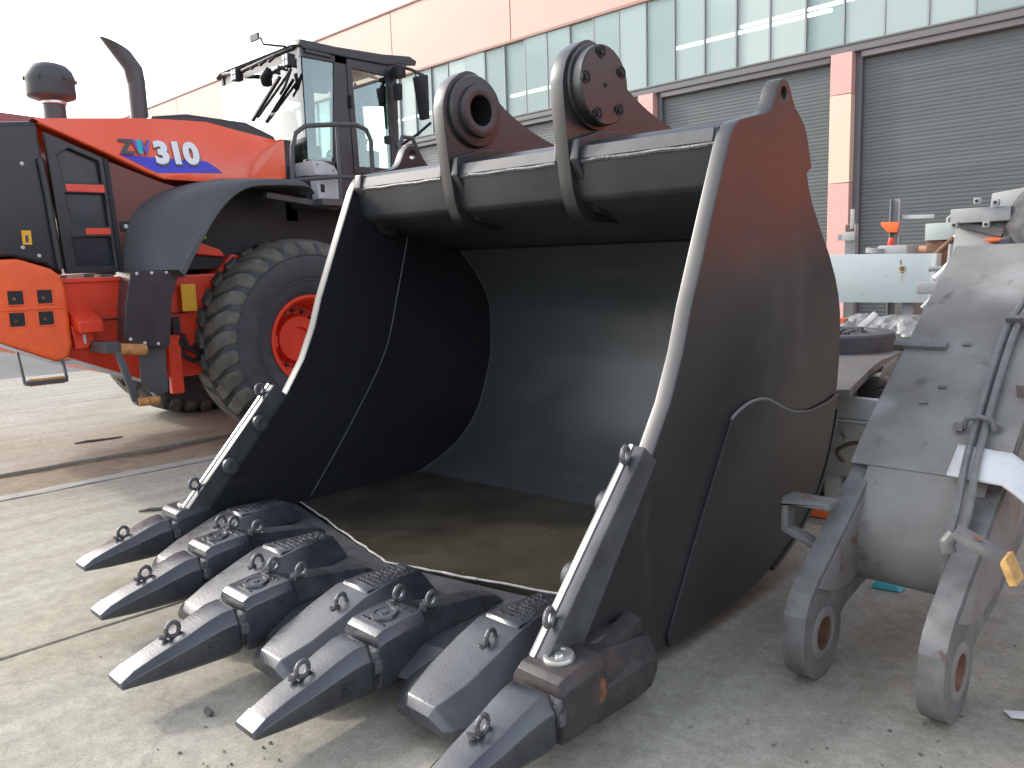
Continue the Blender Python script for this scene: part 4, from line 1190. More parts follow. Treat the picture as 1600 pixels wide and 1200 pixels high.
M().box(-6.475, -6.462, 2.56, 2.60, 0.62, 0.86).build('reflector_strip', 'white_decal', LD)
M().box(-6.475, -6.461, 2.56, 2.60, 0.55, 0.615).build('red_reflector', 'red_orange', LD)

# stacks ------------------------------------------------------------
INT = M().lathe([(0.082, 2.60), (0.080, 2.80)], (-7.0, 2.215, 0), (0, 0, 1), 24).build('intake_stack', 'rail_grey', LD)
M().lathe([(0.085, 2.785), (0.090, 2.79), (0.090, 2.815), (0.085, 2.82)], (-7.0, 2.215, 0), (0, 0, 1), 24).build('clamp_band', 'bare_steel', INT)
M().lathe([(0.07, 2.80), (0.165, 2.835), (0.172, 2.85), (0.168, 2.94), (0.174, 2.955), (0.172, 2.985), (0.158, 3.03), (0.125, 3.068), (0.075, 3.086), (0, 3.09)], (-7.0, 2.205, 0), (0, 0, 1), 36).build('precleaner', 'fender_grey', INT, smooth=50)
for k in range(6):
    a = k * math.pi / 3 + 0.3
    M().obox((-7.0 + 0.176 * math.cos(a), 2.205 + 0.176 * math.sin(a), 2.965), (0.008 * math.cos(a), 0.008 * math.sin(a), 0), (-0.012 * math.sin(a), 0.012 * math.cos(a), 0), (0, 0, 0.014)).build('clip', 'fender_grey', INT)
ex = M()
n = 24
xc = -7.2
def ring_(cy, cz, d, r, cut=0.0):
    d = Vector(d).normalized()
    u = Vector((1, 0, 0)); w = d.cross(u)
    return [Vector((xc, cy, cz)) + r * (math.cos(2 * math.pi * k / n) * u + math.sin(2 * math.pi * k / n) * w) + d * (cut * math.sin(2 * math.pi * k / n)) for k in range(n)]
rgs = [ring_(2.942, 2.60, (0, 0, 1), 0.072), ring_(2.940, 3.10, (0, 0, 1), 0.072), ring_(2.930, 3.19, (0, -0.32, 1), 0.072), ring_(2.80, 3.365, (0, -0.72, 1), 0.070, -0.11)]
ex.loft(rgs, cap=False)
rgs2 = [ring_(2.80, 3.365, (0, -0.72, 1), 0.062, -0.10), ring_(2.90, 3.22, (0, -0.72, 1), 0.062), ring_(2.94, 3.0, (0, 0, 1), 0.062)]
ex.loft(rgs2, cap=False)
ex.build('exhaust_stack', 'rail_grey', LD, smooth=50)

# cab ---------------------------------------------------------------
XC0, XC1 = -6.74, -8.34       # near and far side
CB = M().box(XC1, XC0, 4.28, 5.32, 1.95, 2.44).build('cab', 'cab_grey', LD, bevel=0.03)
roof_near = [(4.24, 3.53), (4.27, 3.585), (4.65, 3.58), (5.2, 3.60), (5.55, 3.635), (5.64, 3.60), (5.62, 3.55), (5.40, 3.535), (5.28, 3.505), (4.80, 3.50), (4.30, 3.505)]
M().loft([[(XC1 - 0.02, a, b - 0.02) for a, b in roof_near], [(XC1 + 0.10, a, b + 0.02) for a, b in roof_near], [(XC0 - 0.10, a, b + 0.01) for a, b in roof_near], [(XC0 + 0.025, a, b - 0.015) for a, b in roof_near]]).build('cab_roof', 'cab_grey', CB, bevel=0.012)
for xp, s2 in ((XC0, -1), (XC1, 1)):
    xi = xp + s2 * 0.07
    lo_, hi_ = min(xp, xi), max(xp, xi)
    M().prism([(4.56, 2.40), (4.64, 3.52), (4.80, 3.52), (4.80, 2.40)], 'X', lo_, hi_).build('centre_pillar', 'cab_grey', CB, bevel=0.01)
    M().prism([(5.28, 2.40), (5.275, 3.52), (5.39, 3.55), (5.37, 2.40)], 'X', lo_, hi_).build('front_pillar', 'cab_grey', CB, bevel=0.01)
    M().prism([(4.29, 3.42), (4.28, 3.53), (5.30, 3.53), (5.28, 3.42)], 'X', lo_, hi_).build('top_rail', 'cab_grey', CB, bevel=0.008)
    M().prism([(4.27, 2.42), (4.27, 2.50), (4.60, 2.50), (4.60, 2.42)], 'X', lo_, hi_).build('bottom_rail', 'cab_grey', CB, bevel=0.006)
    # door frame
    dfo = [(4.79, 2.40), (4.77, 3.475), (5.29, 3.435), (5.30, 2.42)]
    dfi = [(4.855, 2.47), (4.828, 3.40), (5.255, 3.385), (5.262, 2.48)]
    xa = xp - s2 * 0.012
    dr = M().prism(dfo, 'X', min(xa, xp + s2 * 0.03), max(xa, xp + s2 * 0.03), holes=[dfi]).build('door', 'cab_grey', CB, bevel=0.005)
    M().prism(dfi, 'X', xp + s2 * 0.005, xp + s2 * 0.009).build('door_glass', 'cab_glass', dr, smooth=0)
    M().box(xp - s2 * 0.012 - 0.02, xp - s2 * 0.012 + 0.02, 4.775, 4.80, 3.02, 3.14).build('hinge', 'dark_void', dr, bevel=0.005)
    M().prism([(4.29, 2.50), (4.295, 3.42), (4.635, 3.43), (4.57, 2.50)], 'X', xp + s2 * 0.012, xp + s2 * 0.016).build('quarter_glass', 'cab_glass', CB, smooth=0)
    M().prism([(4.31, 3.46), (4.32, 3.50), (4.58, 3.49), (4.60, 3.455)], 'X', min(xp, xp - s2 * 0.02), max(xp, xp - s2 * 0.02)).build('grab_cover', 'cab_grey', CB, bevel=0.008)
    if s2 < 0:
        for ya in (4.86, 5.06):
            M().box(xp - 0.02, xp - 0.012, ya, ya + 0.09, 3.345, 3.365).build('catch', 'dark_void', dr)
        M().box(xp - 0.03, xp + 0.02, 5.20, 5.25, 2.72, 2.80).build('door_handle', 'dark_void', dr, bevel=0.006)
# rear and front glass with bent edges
M().loft([[(XC0 - 0.02, 4.285, 2.5), (XC0 - 0.02, 4.285, 3.42)], [(XC0 - 0.10, 4.27, 2.5), (XC0 - 0.10, 4.27, 3.42)], [(XC1 + 0.10, 4.27, 2.5), (XC1 + 0.10, 4.27, 3.42)], [(XC1 + 0.02, 4.285, 2.5), (XC1 + 0.02, 4.285, 3.42)]], cap=False, closed=False).build('rear_window', 'rear_glass', CB, smooth=60)
M().loft([[(XC0, 5.36, 2.42), (XC0, 5.38, 3.5)], [(-7.1, 5.62, 2.42), (-7.1, 5.55, 3.5)], [(-8.0, 5.62, 2.42), (-8.0, 5.55, 3.5)], [(XC1, 5.36, 2.42), (XC1, 5.38, 3.5)]], cap=False, closed=False).build('windscreen', 'cab_glass', CB, smooth=60)
M().box(XC1 + 0.02, XC0 - 0.02, 4.30, 4.34, 3.43, 3.52).build('rear_header', 'cab_grey', CB)
# seat and controls
se = M().box(-7.72, -7.28, 4.55, 4.98, 2.44, 2.62)
SE = se.build('seat', 'seat_cloth', CB, bevel=0.04)
M().loft([[(-7.72, 4.56, 2.6), (-7.28, 4.56, 2.6), (-7.28, 4.66, 2.6), (-7.72, 4.66, 2.6)], [(-7.69, 4.43, 3.05), (-7.31, 4.43, 3.05), (-7.31, 4.52, 3.05), (-7.69, 4.52, 3.05)]]).build('seat_back', 'seat_cloth', SE, bevel=0.03)
M().box(-7.62, -7.38, 4.40, 4.48, 3.07, 3.25).build('head_rest', 'seat_cloth', SE, bevel=0.03)
M().tube([(-7.0, 4.42, 2.5), (-7.0, 4.42, 3.1), (-7.05, 4.46, 3.2)], 0.018, 8).build('belt_guide', 'dark_void', CB)
sw = M(); eye(sw, (-7.5, 5.18, 2.78), (0, -0.6, 0.8), 0.17, 0.016, 24); sw.tube([(-7.5, 5.18, 2.78), (-7.5, 5.34, 2.45)], 0.03, 8)
sw.build('steering_wheel', 'dark_void', CB)
lv = M()
for (a, b) in ((-6.98, 4.95), (-6.98, 5.05), (-7.02, 5.12)):
    lv.tube([(a, b, 2.45), (a, b + 0.02, 2.72), (a, b + 0.06, 2.80)], 0.014, 8)
lv.tube([(-6.86, 4.95, 3.3), (-6.86, 4.93, 3.0), (-6.86, 4.97, 2.75), (-6.86, 5.0, 2.7)], 0.014, 8)
lv.build('control_levers', 'dark_void', CB)
M().box(-8.2, -7.9, 4.5, 5.2, 2.44, 2.85).build('console', 'cab_trim', CB, bevel=0.03)
M().box(-7.9, -6.86, 4.30, 4.50, 2.44, 2.60).build('rear_shelf', 'cab_trim', CB, bevel=0.02)
# roof lamps, rear wiper, beacon bracket
RL = M().tube([(-6.80, 4.24, 3.50), (-7.0, 4.14, 3.45), (-7.6, 4.12, 3.42), (-8.1, 4.2, 3.50)], 0.020, 8).build('lamp_rail', 'dark_void', CB)
for (a, b, c_) in ((-7.62, 4.06, 3.39), (-6.76, 4.12, 3.37)):
    lm = M().box(a - 0.05, a + 0.05, b, b + 0.08, c_ - 0.055, c_ + 0.055).build('work_lamp', 'dark_void', RL, bevel=0.01)
    M().box(a - 0.042, a + 0.042, b - 0.006, b + 0.002, c_ - 0.047, c_ + 0.047).build('lamp_lens', 'lamp_lens', lm, bevel=0.004)
    M().box(a - 0.003, a + 0.003, b - 0.010, b - 0.005, c_ - 0.047, c_ + 0.047).build('guard_bar', 'dark_void', lm)
    M().box(a - 0.042, a + 0.042, b - 0.010, b - 0.005, c_ - 0.003, c_ + 0.003).build('guard_bar', 'dark_void', lm)
cr = M()
for q in range(4):
    a = -6.95 - 0.17 * q
    cr.tube([(a, 4.15, 3.46), (a - 0.05, 4.10, 3.40), (a - 0.13, 4.14, 3.43)], 0.014, 6)
cr.tube([(-6.86, 4.2, 3.52), (-7.05, 4.08, 3.56), (-7.02, 4.04, 3.60), (-7.14, 4.04, 3.64)], 0.010, 6)
cr.box(-7.20, -7.06, 4.03, 4.05, 3.60, 3.66)
cr.tube([(-7.02, 4.1, 3.34), (-7.05, 4.05, 3.26), (-7.09, 4.08, 3.22)], 0.03, 8)
cr.build('cable_harness', 'dark_void', CB)
wp = M().tube([(-6.80, 4.20, 3.31), (-6.88, 4.19, 3.25), (-7.46, 4.20, 2.98)], 0.013, 8)
wp.beam((-6.98, 4.185, 3.27), (-7.55, 4.19, 2.96), 0.03, 0.02)
wp.tube([(-6.80, 4.2, 3.31), (-6.9, 4.19, 3.18), (-7.0, 4.19, 3.12)], 0.013, 6)
wp.build('rear_wiper', 'dark_void', CB)
# mirror and front work lamps on the near side
MR = M().tube([(-6.72, 5.40, 3.50), (-6.55, 5.42, 3.44), (-6.40, 5.45, 3.36)], 0.016, 8).build('mirror_arm', 'dark_void', CB)
M().loft([[(-6.52, 5.40, 3.36), (-6.34, 5.42, 3.36), (-6.34, 5.47, 3.36), (-6.52, 5.45, 3.36)], [(-6.50, 5.45, 2.94), (-6.38, 5.46, 2.94), (-6.38, 5.50, 2.94), (-6.50, 5.49, 2.94)]]).build('mirror', 'dark_void', MR, bevel=0.02)
M().loft([[(-6.68, 5.27, 3.30), (-6.58, 5.28, 3.30), (-6.58, 5.33, 3.30), (-6.68, 5.32, 3.30)], [(-6.67, 5.27, 3.14), (-6.59, 5.28, 3.14), (-6.59, 5.33, 3.14), (-6.67, 5.32, 3.14)]]).build('side_mirror', 'dark_void', MR, bevel=0.015)
M().box(-6.70, -6.58, 5.28, 5.38, 3.36, 3.47).build('front_lamp', 'dark_void', MR, bevel=0.015)
M().tube([(-6.72, 5.35, 2.70), (-6.5, 5.42, 2.80), (-6.35, 5.48, 2.90)], 0.014, 8).build('mirror_stay', 'dark_void', MR)
# walkway, hand rails, pale tool box
M().box(-6.74, -6.12, 4.0, 5.3, 2.02, 2.08).build('walkway', 'rail_grey', LD, bevel=0.008)
hr = [(-6.20, 3.77, 2.20), (-6.20, 3.79, 2.50), (-6.20, 3.83, 2.62), (-6.20, 3.93, 2.69), (-6.20, 4.24, 2.733), (-6.20, 4.46, 2.752), (-6.20, 4.57, 2.72), (-6.20, 4.615, 2.63), (-6.20, 4.615, 2.08)]
M().tube(hr, 0.021, 10).build('hand_rail', 'rail_grey', LD)
M().tube([(-6.20, 3.77, 2.225), (-6.20, 4.24, 2.28), (-6.20, 4.60, 2.29)], 0.018, 8).build('hand_rail', 'rail_grey', LD)
M().tube([(-6.20, 4.25, 2.08), (-6.20, 4.255, 2.73)], 0.018, 8).build('hand_rail', 'rail_grey', LD)
M().tube([(-6.20, 4.95, 2.08), (-6.20, 4.95, 2.62), (-6.22, 5.0, 2.70), (-6.22, 5.12, 2.70), (-6.22, 5.17, 2.62), (-6.22, 5.17, 2.08)], 0.021, 8).build('hand_rail', 'rail_grey', LD)
TB = M().prism([(4.035, 2.425), (4.16, 2.425), (4.27, 2.39), (4.305, 2.34), (4.305, 2.31), (4.06, 2.295)], 'X', -6.62, -6.30).build('tool_box', 'pale_grey_paint', LD, bevel=0.015)
M().prism([(4.07, 2.275), (4.33, 2.285), (4.33, 2.03), (4.09, 2.03)], 'X', -6.62, -6.30).build('battery_box', 'pale_grey_paint', LD, bevel=0.015)
M().box(-6.302, -6.293, 4.11, 4.15, 2.15, 2.22).build('box_latch', 'dark_void', TB, bevel=0.004)
for (a, b) in ((4.09, 2.39), (4.255, 2.345)):
    M().lathe([(0, 0.008), (0.009, 0.006), (0.012, 0)], (-6.30, a, b), (1, 0, 0), 12).build('box_screw', 'mid_grey_steel', TB)
M().box(-6.78, -6.40, 4.02, 4.30, 2.08, 2.30).build('step_riser', 'dark_void', LD)
# front half of the machine, mostly behind the bucket
M().prism([(5.0, 0.62), (5.0, 1.45), (6.0, 1.55), (7.0, 1.95), (7.7, 1.6), (7.9, 0.75)], 'X', -8.10, -6.98).build('front_frame', 'red_orange', LD, bevel=0.03)
M().prism([(6.6, 1.6), (6.9, 1.98), (7.2, 1.9), (8.8, 0.95), (9.3, 0.55), (9.1, 0.42), (8.5, 0.75)], 'X', -8.35, -8.2).build('lift_arm', 'orange_paint', LD, bevel=0.02)
M().prism([(6.6, 1.6), (6.9, 1.98), (7.2, 1.9), (8.8, 0.95), (9.3, 0.55), (9.1, 0.42), (8.5, 0.75)], 'X', -6.88, -6.73).build('lift_arm', 'orange_paint', LD, bevel=0.02)
M().prism([(9.1, 0.05), (9.0, 0.5), (9.15, 1.15), (9.35, 1.4), (9.4, 1.35), (9.25, 0.9), (9.3, 0.35), (9.7, 0.12), (10.5, 0.05), (10.5, 0.02)], 'X', -9.1, -5.98).build('loader_shovel', 'red_orange', LD, bevel=0.01)
M().cyl((-6.75, AX_F, WZ), (-8.3, AX_F, WZ), 0.20, 24).build('front_axle', 'red_orange', LD)
for x0_ in (-6.08, -8.98):
    M().prism([(6.3, 1.35), (6.45, 1.72), (6.75, 1.92), (7.5, 1.92), (7.5, 1.88), (6.78, 1.88), (6.5, 1.69), (6.34, 1.34)], 'X', x0_ - 0.05 if x0_ < -7 else x0_ - 0.6, x0_ + 0.6 if x0_ < -7 else x0_).build('front_fender', 'fender_grey', LD, bevel=0.006)

# model lettering on the hood side ----------------------------------
def hood_mx(y, z, x=-6.585, lean=0.30):
    # text x -> world Y, text y -> up the leaning panel, text normal -> +X
    up = Vector((-lean, 0.0, 1.0)).normalized()
    nr = Vector((1, 0, lean)).normalized()
    yx = Vector((0, 1, 0.045)).normalized()
    m_ = Matrix((yx, up, nr)).transposed().to_4x4()
    m_.translation = Vector((x, y, z))
    return m_


def panel_x(y, z):
    """x of the hood side between lip/crease and top edge"""
    ys = [1.965, 2.42, 2.70, 2.83, 3.10, 3.29, 3.60, 3.93]
    zl = [2.570, 2.392, 2.275, 2.240, 2.29, 2.35, 2.48, 2.62]
    zt = [2.615, 2.665, 2.695, 2.706, 2.720, 2.727, 2.68, 2.636]
    for i in range(7):
        if ys[i] <= y <= ys[i + 1]:
            t = (y - ys[i]) / (ys[i + 1] - ys[i])
            a, b = zl[i] + t * (zl[i + 1] - zl[i]), zt[i] + t * (zt[i + 1] - zt[i])
            return -6.560 - 0.14 * max(0, (z - a)) / max(0.02, (b - a))
    return -6.56


def decal(nm, pts, m_, lift=0.004, n=8):
    """flat decal laid on the hood side: quads strips between bottom and top edge lists"""
    q = M()
    bot, top = pts
    rows = []
    for t in [i / n for i in range(n + 1)]:
        row = []
        for s_ in [j / 6 for j in range(7)]:
            a = Vector(bot[0]).lerp(Vector(bot[1]), t); b = Vector(top[0]).lerp(Vector(top[1]), t)
            p = a.lerp(b, s_)
            row.append((panel_x(p.x, p.y) + lift, p.x, p.y))
        rows.append(row)
    q.loft(rows, cap=False, closed=False)
    return q.build(nm, m_, LD, smooth=0)


decal('stripe_decal', (((2.78, 2.262), (3.33, 2.296)), ((2.50, 2.385), (3.20, 2.385))), 'decal_blue', 0.004, 14)


def drape(o, lift):
    for v in o.data.vertices:
        y, z = v.co.y + 5.5, v.co.z
        d = v.co.x
        v.co.x = panel_x(y, z) + lift + d + 7.54
    return o


def lettering(nm, body, y, z, size, m_, lift, ext, offs, sx=1.0):
    mx = Matrix(((0, 0, 1, 0), (sx, 0, 0, y), (0.045, 1, 0, z), (0, 0, 0, 1)))
    o = text_mesh(nm, body, size, m_, LD, mx, ext, offs, off=(0, 5.5, 0))
    return drape(o, lift)


lettering('letter', 'Z', 2.515, 2.395, 0.160, 'decal_dark', 0.020, 0.002, 0.006, 1.05)
lettering('letter', 'W', 2.625, 2.402, 0.158, 'decal_purple', 0.020, 0.002, 0.006, 0.82)
M().box(0, 0, 0, 0, 0, 0)
decal('teal_stripe', (((2.655, 2.402), (2.695, 2.404)), ((2.655, 2.515), (2.695, 2.518))), 'decal_teal', 0.024, 2)
lettering('number_shadow', '310', 2.79, 2.335, 0.235, 'decal_shadow', 0.007, 0.003, 0.016, 1.02)
lettering('number', '310', 2.785, 2.348, 0.235, 'white_decal', 0.013, 0.004, 0.013, 1.02)

# ------------------------------------------------------------------ old excavator boom on the ground at the right
BM = thing('excavator_boom', 'weathered grey excavator boom propped at a slant right of the bucket', 'boom', (-0.875, 2.9, 0))
XB0, XB1 = -1.10, -0.65
SLP = 0.65


def top_z(y): return 0.66 + SLP * (y - 2.93)


foot = [(2.93 - 0.15 * math.cos(R(a)), 0) for a in (0,)]
# side cheek: rounded foot, leading edge sweeping up into the boom
cheek = [(2.55 + 0.15 * math.cos(R(a)), 0.152 + 0.15 * math.sin(R(a))) for a in range(170, 371, 8)]
cheek += [(2.74, 0.20), (2.95, 0.235), (3.30, 0.37), (4.02, 0.81), (4.10, 1.36), (3.95, 1.32), (3.60, 1.09), (3.25, 0.855), (3.10, 0.735), (2.98, 0.648), (2.88, 0.590), (2.78, 0.525), (2.63, 0.43), (2.50, 0.352), (2.44, 0.300), (2.41, 0.25)]
for sd, (xa, xb) in ((-1, (XB0 - 0.03, XB0 + 0.045)), (1, (XB1 - 0.065, XB1 + 0.01))):
    ck = M().prism(cheek, 'X', xa, xb, holes=[circ(2.555, 0.155, 0.060, 24)]).build('boom_cheek', 'old_grey_edge', BM, bevel=0.007, segs=2, smooth=35)
    bs = M()
    bs.lathe([(0.058, 0.0), (0.058, 0.004), (0.064, 0.006), (0.088, 0.005), (0.092, 0.0)], (xb, 2.555, 0.155), (1, 0, 0), 32)
    bs.lathe([(0.058, 0.0), (0.058, -0.004), (0.064, -0.006), (0.088, -0.005), (0.092, 0.0)], (xa, 2.555, 0.155), (1, 0, 0), 32)
    bs.build('pin_boss', 'old_rust_grey', ck, smooth=50)
    M().lathe([(0.0585, xa - xb), (0.0585, 0.0)], (xb, 2.555, 0.155), (1, 0, 0), 32).build('pin_bore', 'rust', ck, smooth=50)
    for xq, s2 in ((xb, 1), (xa, -1)):
        M().prism([(p[0], p[1]) for p in [(2.50, 0.33), (2.63, 0.41), (2.80, 0.515), (2.93, 0.59), (3.4, 0.90), (3.3, 0.50), (2.95, 0.30), (2.72, 0.27), (2.6, 0.29)]], 'X', min(xq, xq + s2 * 0.006), max(xq, xq + s2 * 0.006)).build('cheek_face', 'old_rust_grey', ck)
# body: curved nose between the cheeks, then top, bottom
nose = smooth_poly([(4.12, 1.38), (3.9, 1.285), (3.5, 1.028), (3.2, 0.833), (3.05, 0.735), (2.94, 0.640), (2.86, 0.53), (2.82, 0.42), (2.83, 0.31), (2.90, 0.245), (3.05, 0.27), (3.35, 0.41), (4.04, 0.83)], 4)
M().prism(nose, 'X', XB0 + 0.03, XB1 - 0.03).build('boom_body', 'old_grey_light', BM, smooth=50)
M().prism([(2.955, 0.652), (3.02, 0.706), (3.10, 0.766), (3.9, 1.286), (4.13, 1.435), (4.13, 1.449), (3.9, 1.300), (3.10, 0.779), (3.02, 0.717), (2.95, 0.658)], 'X', XB0 - 0.034, XB1 + 0.014).build('top_plate', 'old_grey_light', BM, bevel=0.002, segs=1)
dbar = Vector((0, 1, SLP)).normalized()
nb = Vector((0, -SLP, 1)).normalized()
M().obox(Vector((-1.075, 3.50, 1.045)), Vector((0.10, 0, 0)), dbar * 0.022, nb * 0.016).build('lug_bar', 'old_grey_edge', BM, bevel=0.004)
M().obox(Vector((-0.62, 3.28, 0.93)), Vector((0.06, 0, 0)), dbar * 0.02, nb * 0.03).build('lug_bar', 'old_rust_grey', BM, bevel=0.004)
for (a, b) in ((-0.93, 3.30), (-0.97, 3.22), (-0.91, 3.52)):
    M().obox(Vector((a, b, top_z(b) + 0.006)), Vector((0.014, 0, 0)), dbar * 0.007, nb * 0.01).build('weld_stud', 'old_grey_edge', BM)
# bracket straps on the cheeks
b1 = M()
b1.box(-1.262, -1.09, 2.66, 2.76, 0.545, 0.568)
b1.box(-1.262, -1.238, 2.66, 2.72, 0.44, 0.545)
b1.beam((-1.25, 2.69, 0.45), (-1.13, 2.69, 0.405), 0.06, 0.022)
B1 = b1.build('bracket', 'old_grey_edge', BM, bevel=0.005)
M().lathe([(0, 0.003), (0.013, 0.003), (0.014, 0)], (-1.19, 2.71, 0.568), (0, 0, 1), 16).build('bracket_hole', 'rust', B1)
b2 = M()
b2.beam((-0.66, 2.52, 0.603), (-0.535, 2.53, 0.545), 0.085, 0.024)
b2.tube([(-0.655, 2.50, 0.60), (-0.672, 2.49, 0.575), (-0.665, 2.49, 0.545)], 0.022, 8)
B2 = b2.build('bracket', 'old_grey_edge', BM, bevel=0.004)
M().obox((-0.515, 2.53, 0.52), (0.016, 0, -0.036), (0, 0.042, 0), (0.010, 0, 0.004)).build('orange_paint_end', 'tan_paint', B2, bevel=0.004)
M().lathe([(0, 0.002), (0.013, 0.002), (0.014, 0)], (-0.60, 2.525, 0.59), (0.4, 0, 1), 16).build('bracket_hole', 'rust', B2)
# pair of steel lines running down the boom
hl = [(-0.74, 4.08, 1.43), (-0.768, 3.95, 1.36), (-0.770, 3.731, 1.216), (-0.789, 3.589, 1.124), (-0.783, 3.374, 0.984), (-0.765, 3.108, 0.811), (-0.746, 2.922, 0.70), (-0.728, 2.80, 0.60), (-0.735, 2.745, 0.50), (-0.742, 2.735, 0.38), (-0.760, 2.70, 0.245)]
h1 = M().tube(smooth_poly(hl, 4), 0.0125, 8)
hl2 = [(p[0] + 0.032, p[1] + (0.005 if i < 8 else 0), p[2] + 0.004) for i, p in enumerate(hl[:-2])] + [(-0.712, 2.73, 0.375), (-0.716, 2.69, 0.26), (-0.738, 2.66, 0.165)]
o1 = h1.build('steel_line', 'hose_grey')
tag(o1, 'left of two thin grey pipes running down the old boom', 'pipe', 'pipes on the old boom')
o2_ = M().tube(smooth_poly(hl2, 4), 0.0125, 8).build('steel_line', 'hose_grey')
tag(o2_, 'right of two thin grey pipes on the old boom, reaching lower', 'pipe', 'pipes on the old boom')
cl = M().tube([(-0.80, 3.10, 0.80), (-0.79, 3.10, 0.835), (-0.75, 3.10, 0.845), (-0.715, 3.10, 0.835), (-0.705, 3.10, 0.80)], 0.010, 8)
cl.box(-0.83, -0.80, 3.085, 3.12, 0.79, 0.815)
cl.build('pipe_clamp', 'old_grey_edge', BM)
M().obox((-0.765, 3.60, 1.145), (0.032, 0, 0), dbar * 0.012, nb * 0.022).build('pipe_clamp', 'old_grey_edge', BM, bevel=0.004)
# cloth laid over the right edge
rows = []
for i in range(9):
    t = i / 8
    x = -0.795 + 0.33 * t
    row = []
    for k in range(7):
        s_ = k / 6
        y = 2.905 + 0.125 * s_ - 0.02 * t
        dz = 0.012 + 0.006 * noise.noise(Vector((t * 4, s_ * 3, 1)))
        if x > -0.62:
            dz -= (x + 0.62) * (0.75 + 0.2 * s_)
        row.append((x, y, top_z(y) + dz + 0.012))
    rows.append(row)
o = M().loft(rows, cap=False, closed=False).build('white_cloth', 'white_cloth', smooth=60)
sm = o.modifiers.new('thick', 'SOLIDIFY'); sm.thickness = 0.008
tag(at_base(o), 'folded white cloth lying over the edge of the old boom', 'cloth')
# loose litter under the boom
o = M().loft([[(-1.22, 3.42, 0.0), (-1.10, 3.44, 0.0), (-1.09, 3.50, 0.0), (-1.21, 3.49, 0.0)], [(-1.20, 3.43, 0.03), (-1.115, 3.445, 0.022), (-1.11, 3.49, 0.02), (-1.195, 3.48, 0.026)]]).build('plastic_scrap', 'cyan_plastic', bevel=0.008)
tag(at_base(o), 'small turquoise plastic scrap on the floor under the boom', 'scrap')
o = M().loft([[(-0.55, 2.70, 0.002), (-0.44, 2.73, 0.02), (-0.42, 2.67, 0.03), (-0.52, 2.665, 0.004)], [(-0.55, 2.70, 0.004), (-0.44, 2.73, 0.022), (-0.42, 2.67, 0.032), (-0.52, 2.665, 0.006)]]).build('paper_scrap', 'paper')
tag(at_base(o), 'crumpled scrap of pale paper at the right edge of the floor', 'paper')

# tall pale machine frame behind the boom -----------------------------
FR = thing('machine_frame', 'tall pale grey steel machine frame with bolt holes behind the boom', 'machine frame', (-1.3, 5.2, 0))
M().prism([(-1.458, 0.0), (-1.452, 1.20), (-1.415, 1.63), (-1.20, 1.635), (-1.0, 1.60), (-1.0, 0.0)], 'Y', 5.15, 5.26).build('upright_plate', 'light_grey_steel', FR, bevel=0.01)
M().box(-1.43, -1.13, 5.08, 5.15, 1.585, 1.665).build('cross_bar', 'light_grey_steel', FR, bevel=0.006)
M().prism([(-1.42, 1.60), (-1.415, 1.57), (-1.18, 1.50), (-1.16, 1.545)], 'Y', 5.118, 5.149).build('bar_shadow', 'mid_grey_steel', FR, bevel=0.004)  # grey slanted strip for the shadow cast by the cross bar mount
M().prism([(-1.265, 1.66), (-1.26, 1.745), (-1.10, 1.765), (-0.95, 1.77), (-0.95, 1.66)], 'Y', 5.22, 5.30).build('top_plate', 'light_grey_steel', FR, bevel=0.006)
for (a, b) in ((-1.40, 1.575), (-1.24, 1.57), (-1.29, 1.70), (-1.20, 1.685)):
    q = M().box(a - 0.017, a + 0.017, 5.045, 5.081, b - 0.017, b + 0.017).build('mount_block', 'light_grey_steel', FR, bevel=0.004)
    M().lathe([(0, 0.002), (0.008, 0.002), (0.009, 0)], (a, 5.045, b), (0, -1, 0), 12).build('bolt_hole', 'dark_void', q)
M().box(-1.245, -1.165, 5.06, 5.149, 1.475, 1.495).build('orange_bar', 'orange_tag', FR, bevel=0.004)
for (a, b, w_) in ((-1.28, 1.375, 0.025), (-1.23, 1.30, 0.035), (-1.19, 1.30, 0.02)):
    M().box(a - w_, a + w_, 5.146, 5.151, b - 0.006, b + 0.006).build('slot', 'dark_void', FR)
M().lathe([(0, 0.0), (0.19, 0.0), (0.22, -0.02), (0.22, -0.11), (0.17, -0.12), (0.16, -0.08), (0, -0.07)], (-1.02, 4.98, 1.55), (-0.65, -0.75, 0.12), 40).build('dark_wheel_hub', 'soot', FR, smooth=40)
# sooty bin filled with rubble next to the hub
rows = []
for i in range(17):
    row = []
    for k in range(17):
        x = -1.10 + 0.55 * i / 16; y = 4.15 + 0.8 * k / 16
        row.append((x, y, 1.34 + 0.10 * noise.noise(Vector((x * 5, y * 5, 0))) + 0.05 * noise.noise(Vector((x * 16, y * 16, 3))) + 0.12 * k / 16))
    rows.append(row)
q = M().loft(rows, cap=False, closed=False)
o = q.build('rubble_heap', 'soot', smooth=0)
tag(o, 'heap of dark sooty rubble on the upper end of the old boom', 'rubble', kind='stuff')

# blue grey side beam on posts -----------------------------------------
BP = thing('steel_side_beam', 'pale blue grey painted steel beam plate with one rusty spot', 'steel beam', (-2.85, 8.03, 0))
M().prism([(-3.75, 0.99), (-3.75, 1.47), (-2.36, 1.434), (-2.385, 0.985)], 'Y', 8.0, 8.06).build('beam_plate', 'blue_grey_steel', BP, bevel=0.006)
M().prism([(-2.372, 1.434), (-2.340, 1.434), (-2.41, 0.45), (-2.45, 0.45)], 'Y', 7.985, 8.12).build('end_plate', 'grey_green_steel', BP, bevel=0.004)
M().lathe([(0, 0.001), (0.038, 0.001), (0.040, 0)], (-2.642, 7.9995, 1.300), (0, -1, 0), 14).build('stain_ring', 'pale_stain', BP)
M().lathe([(0, 0.003), (0.016, 0.003), (0.024, 0.001)], (-2.645, 7.999, 1.305), (0, -1, 0), 11).build('rusty_hole', 'rust', BP)
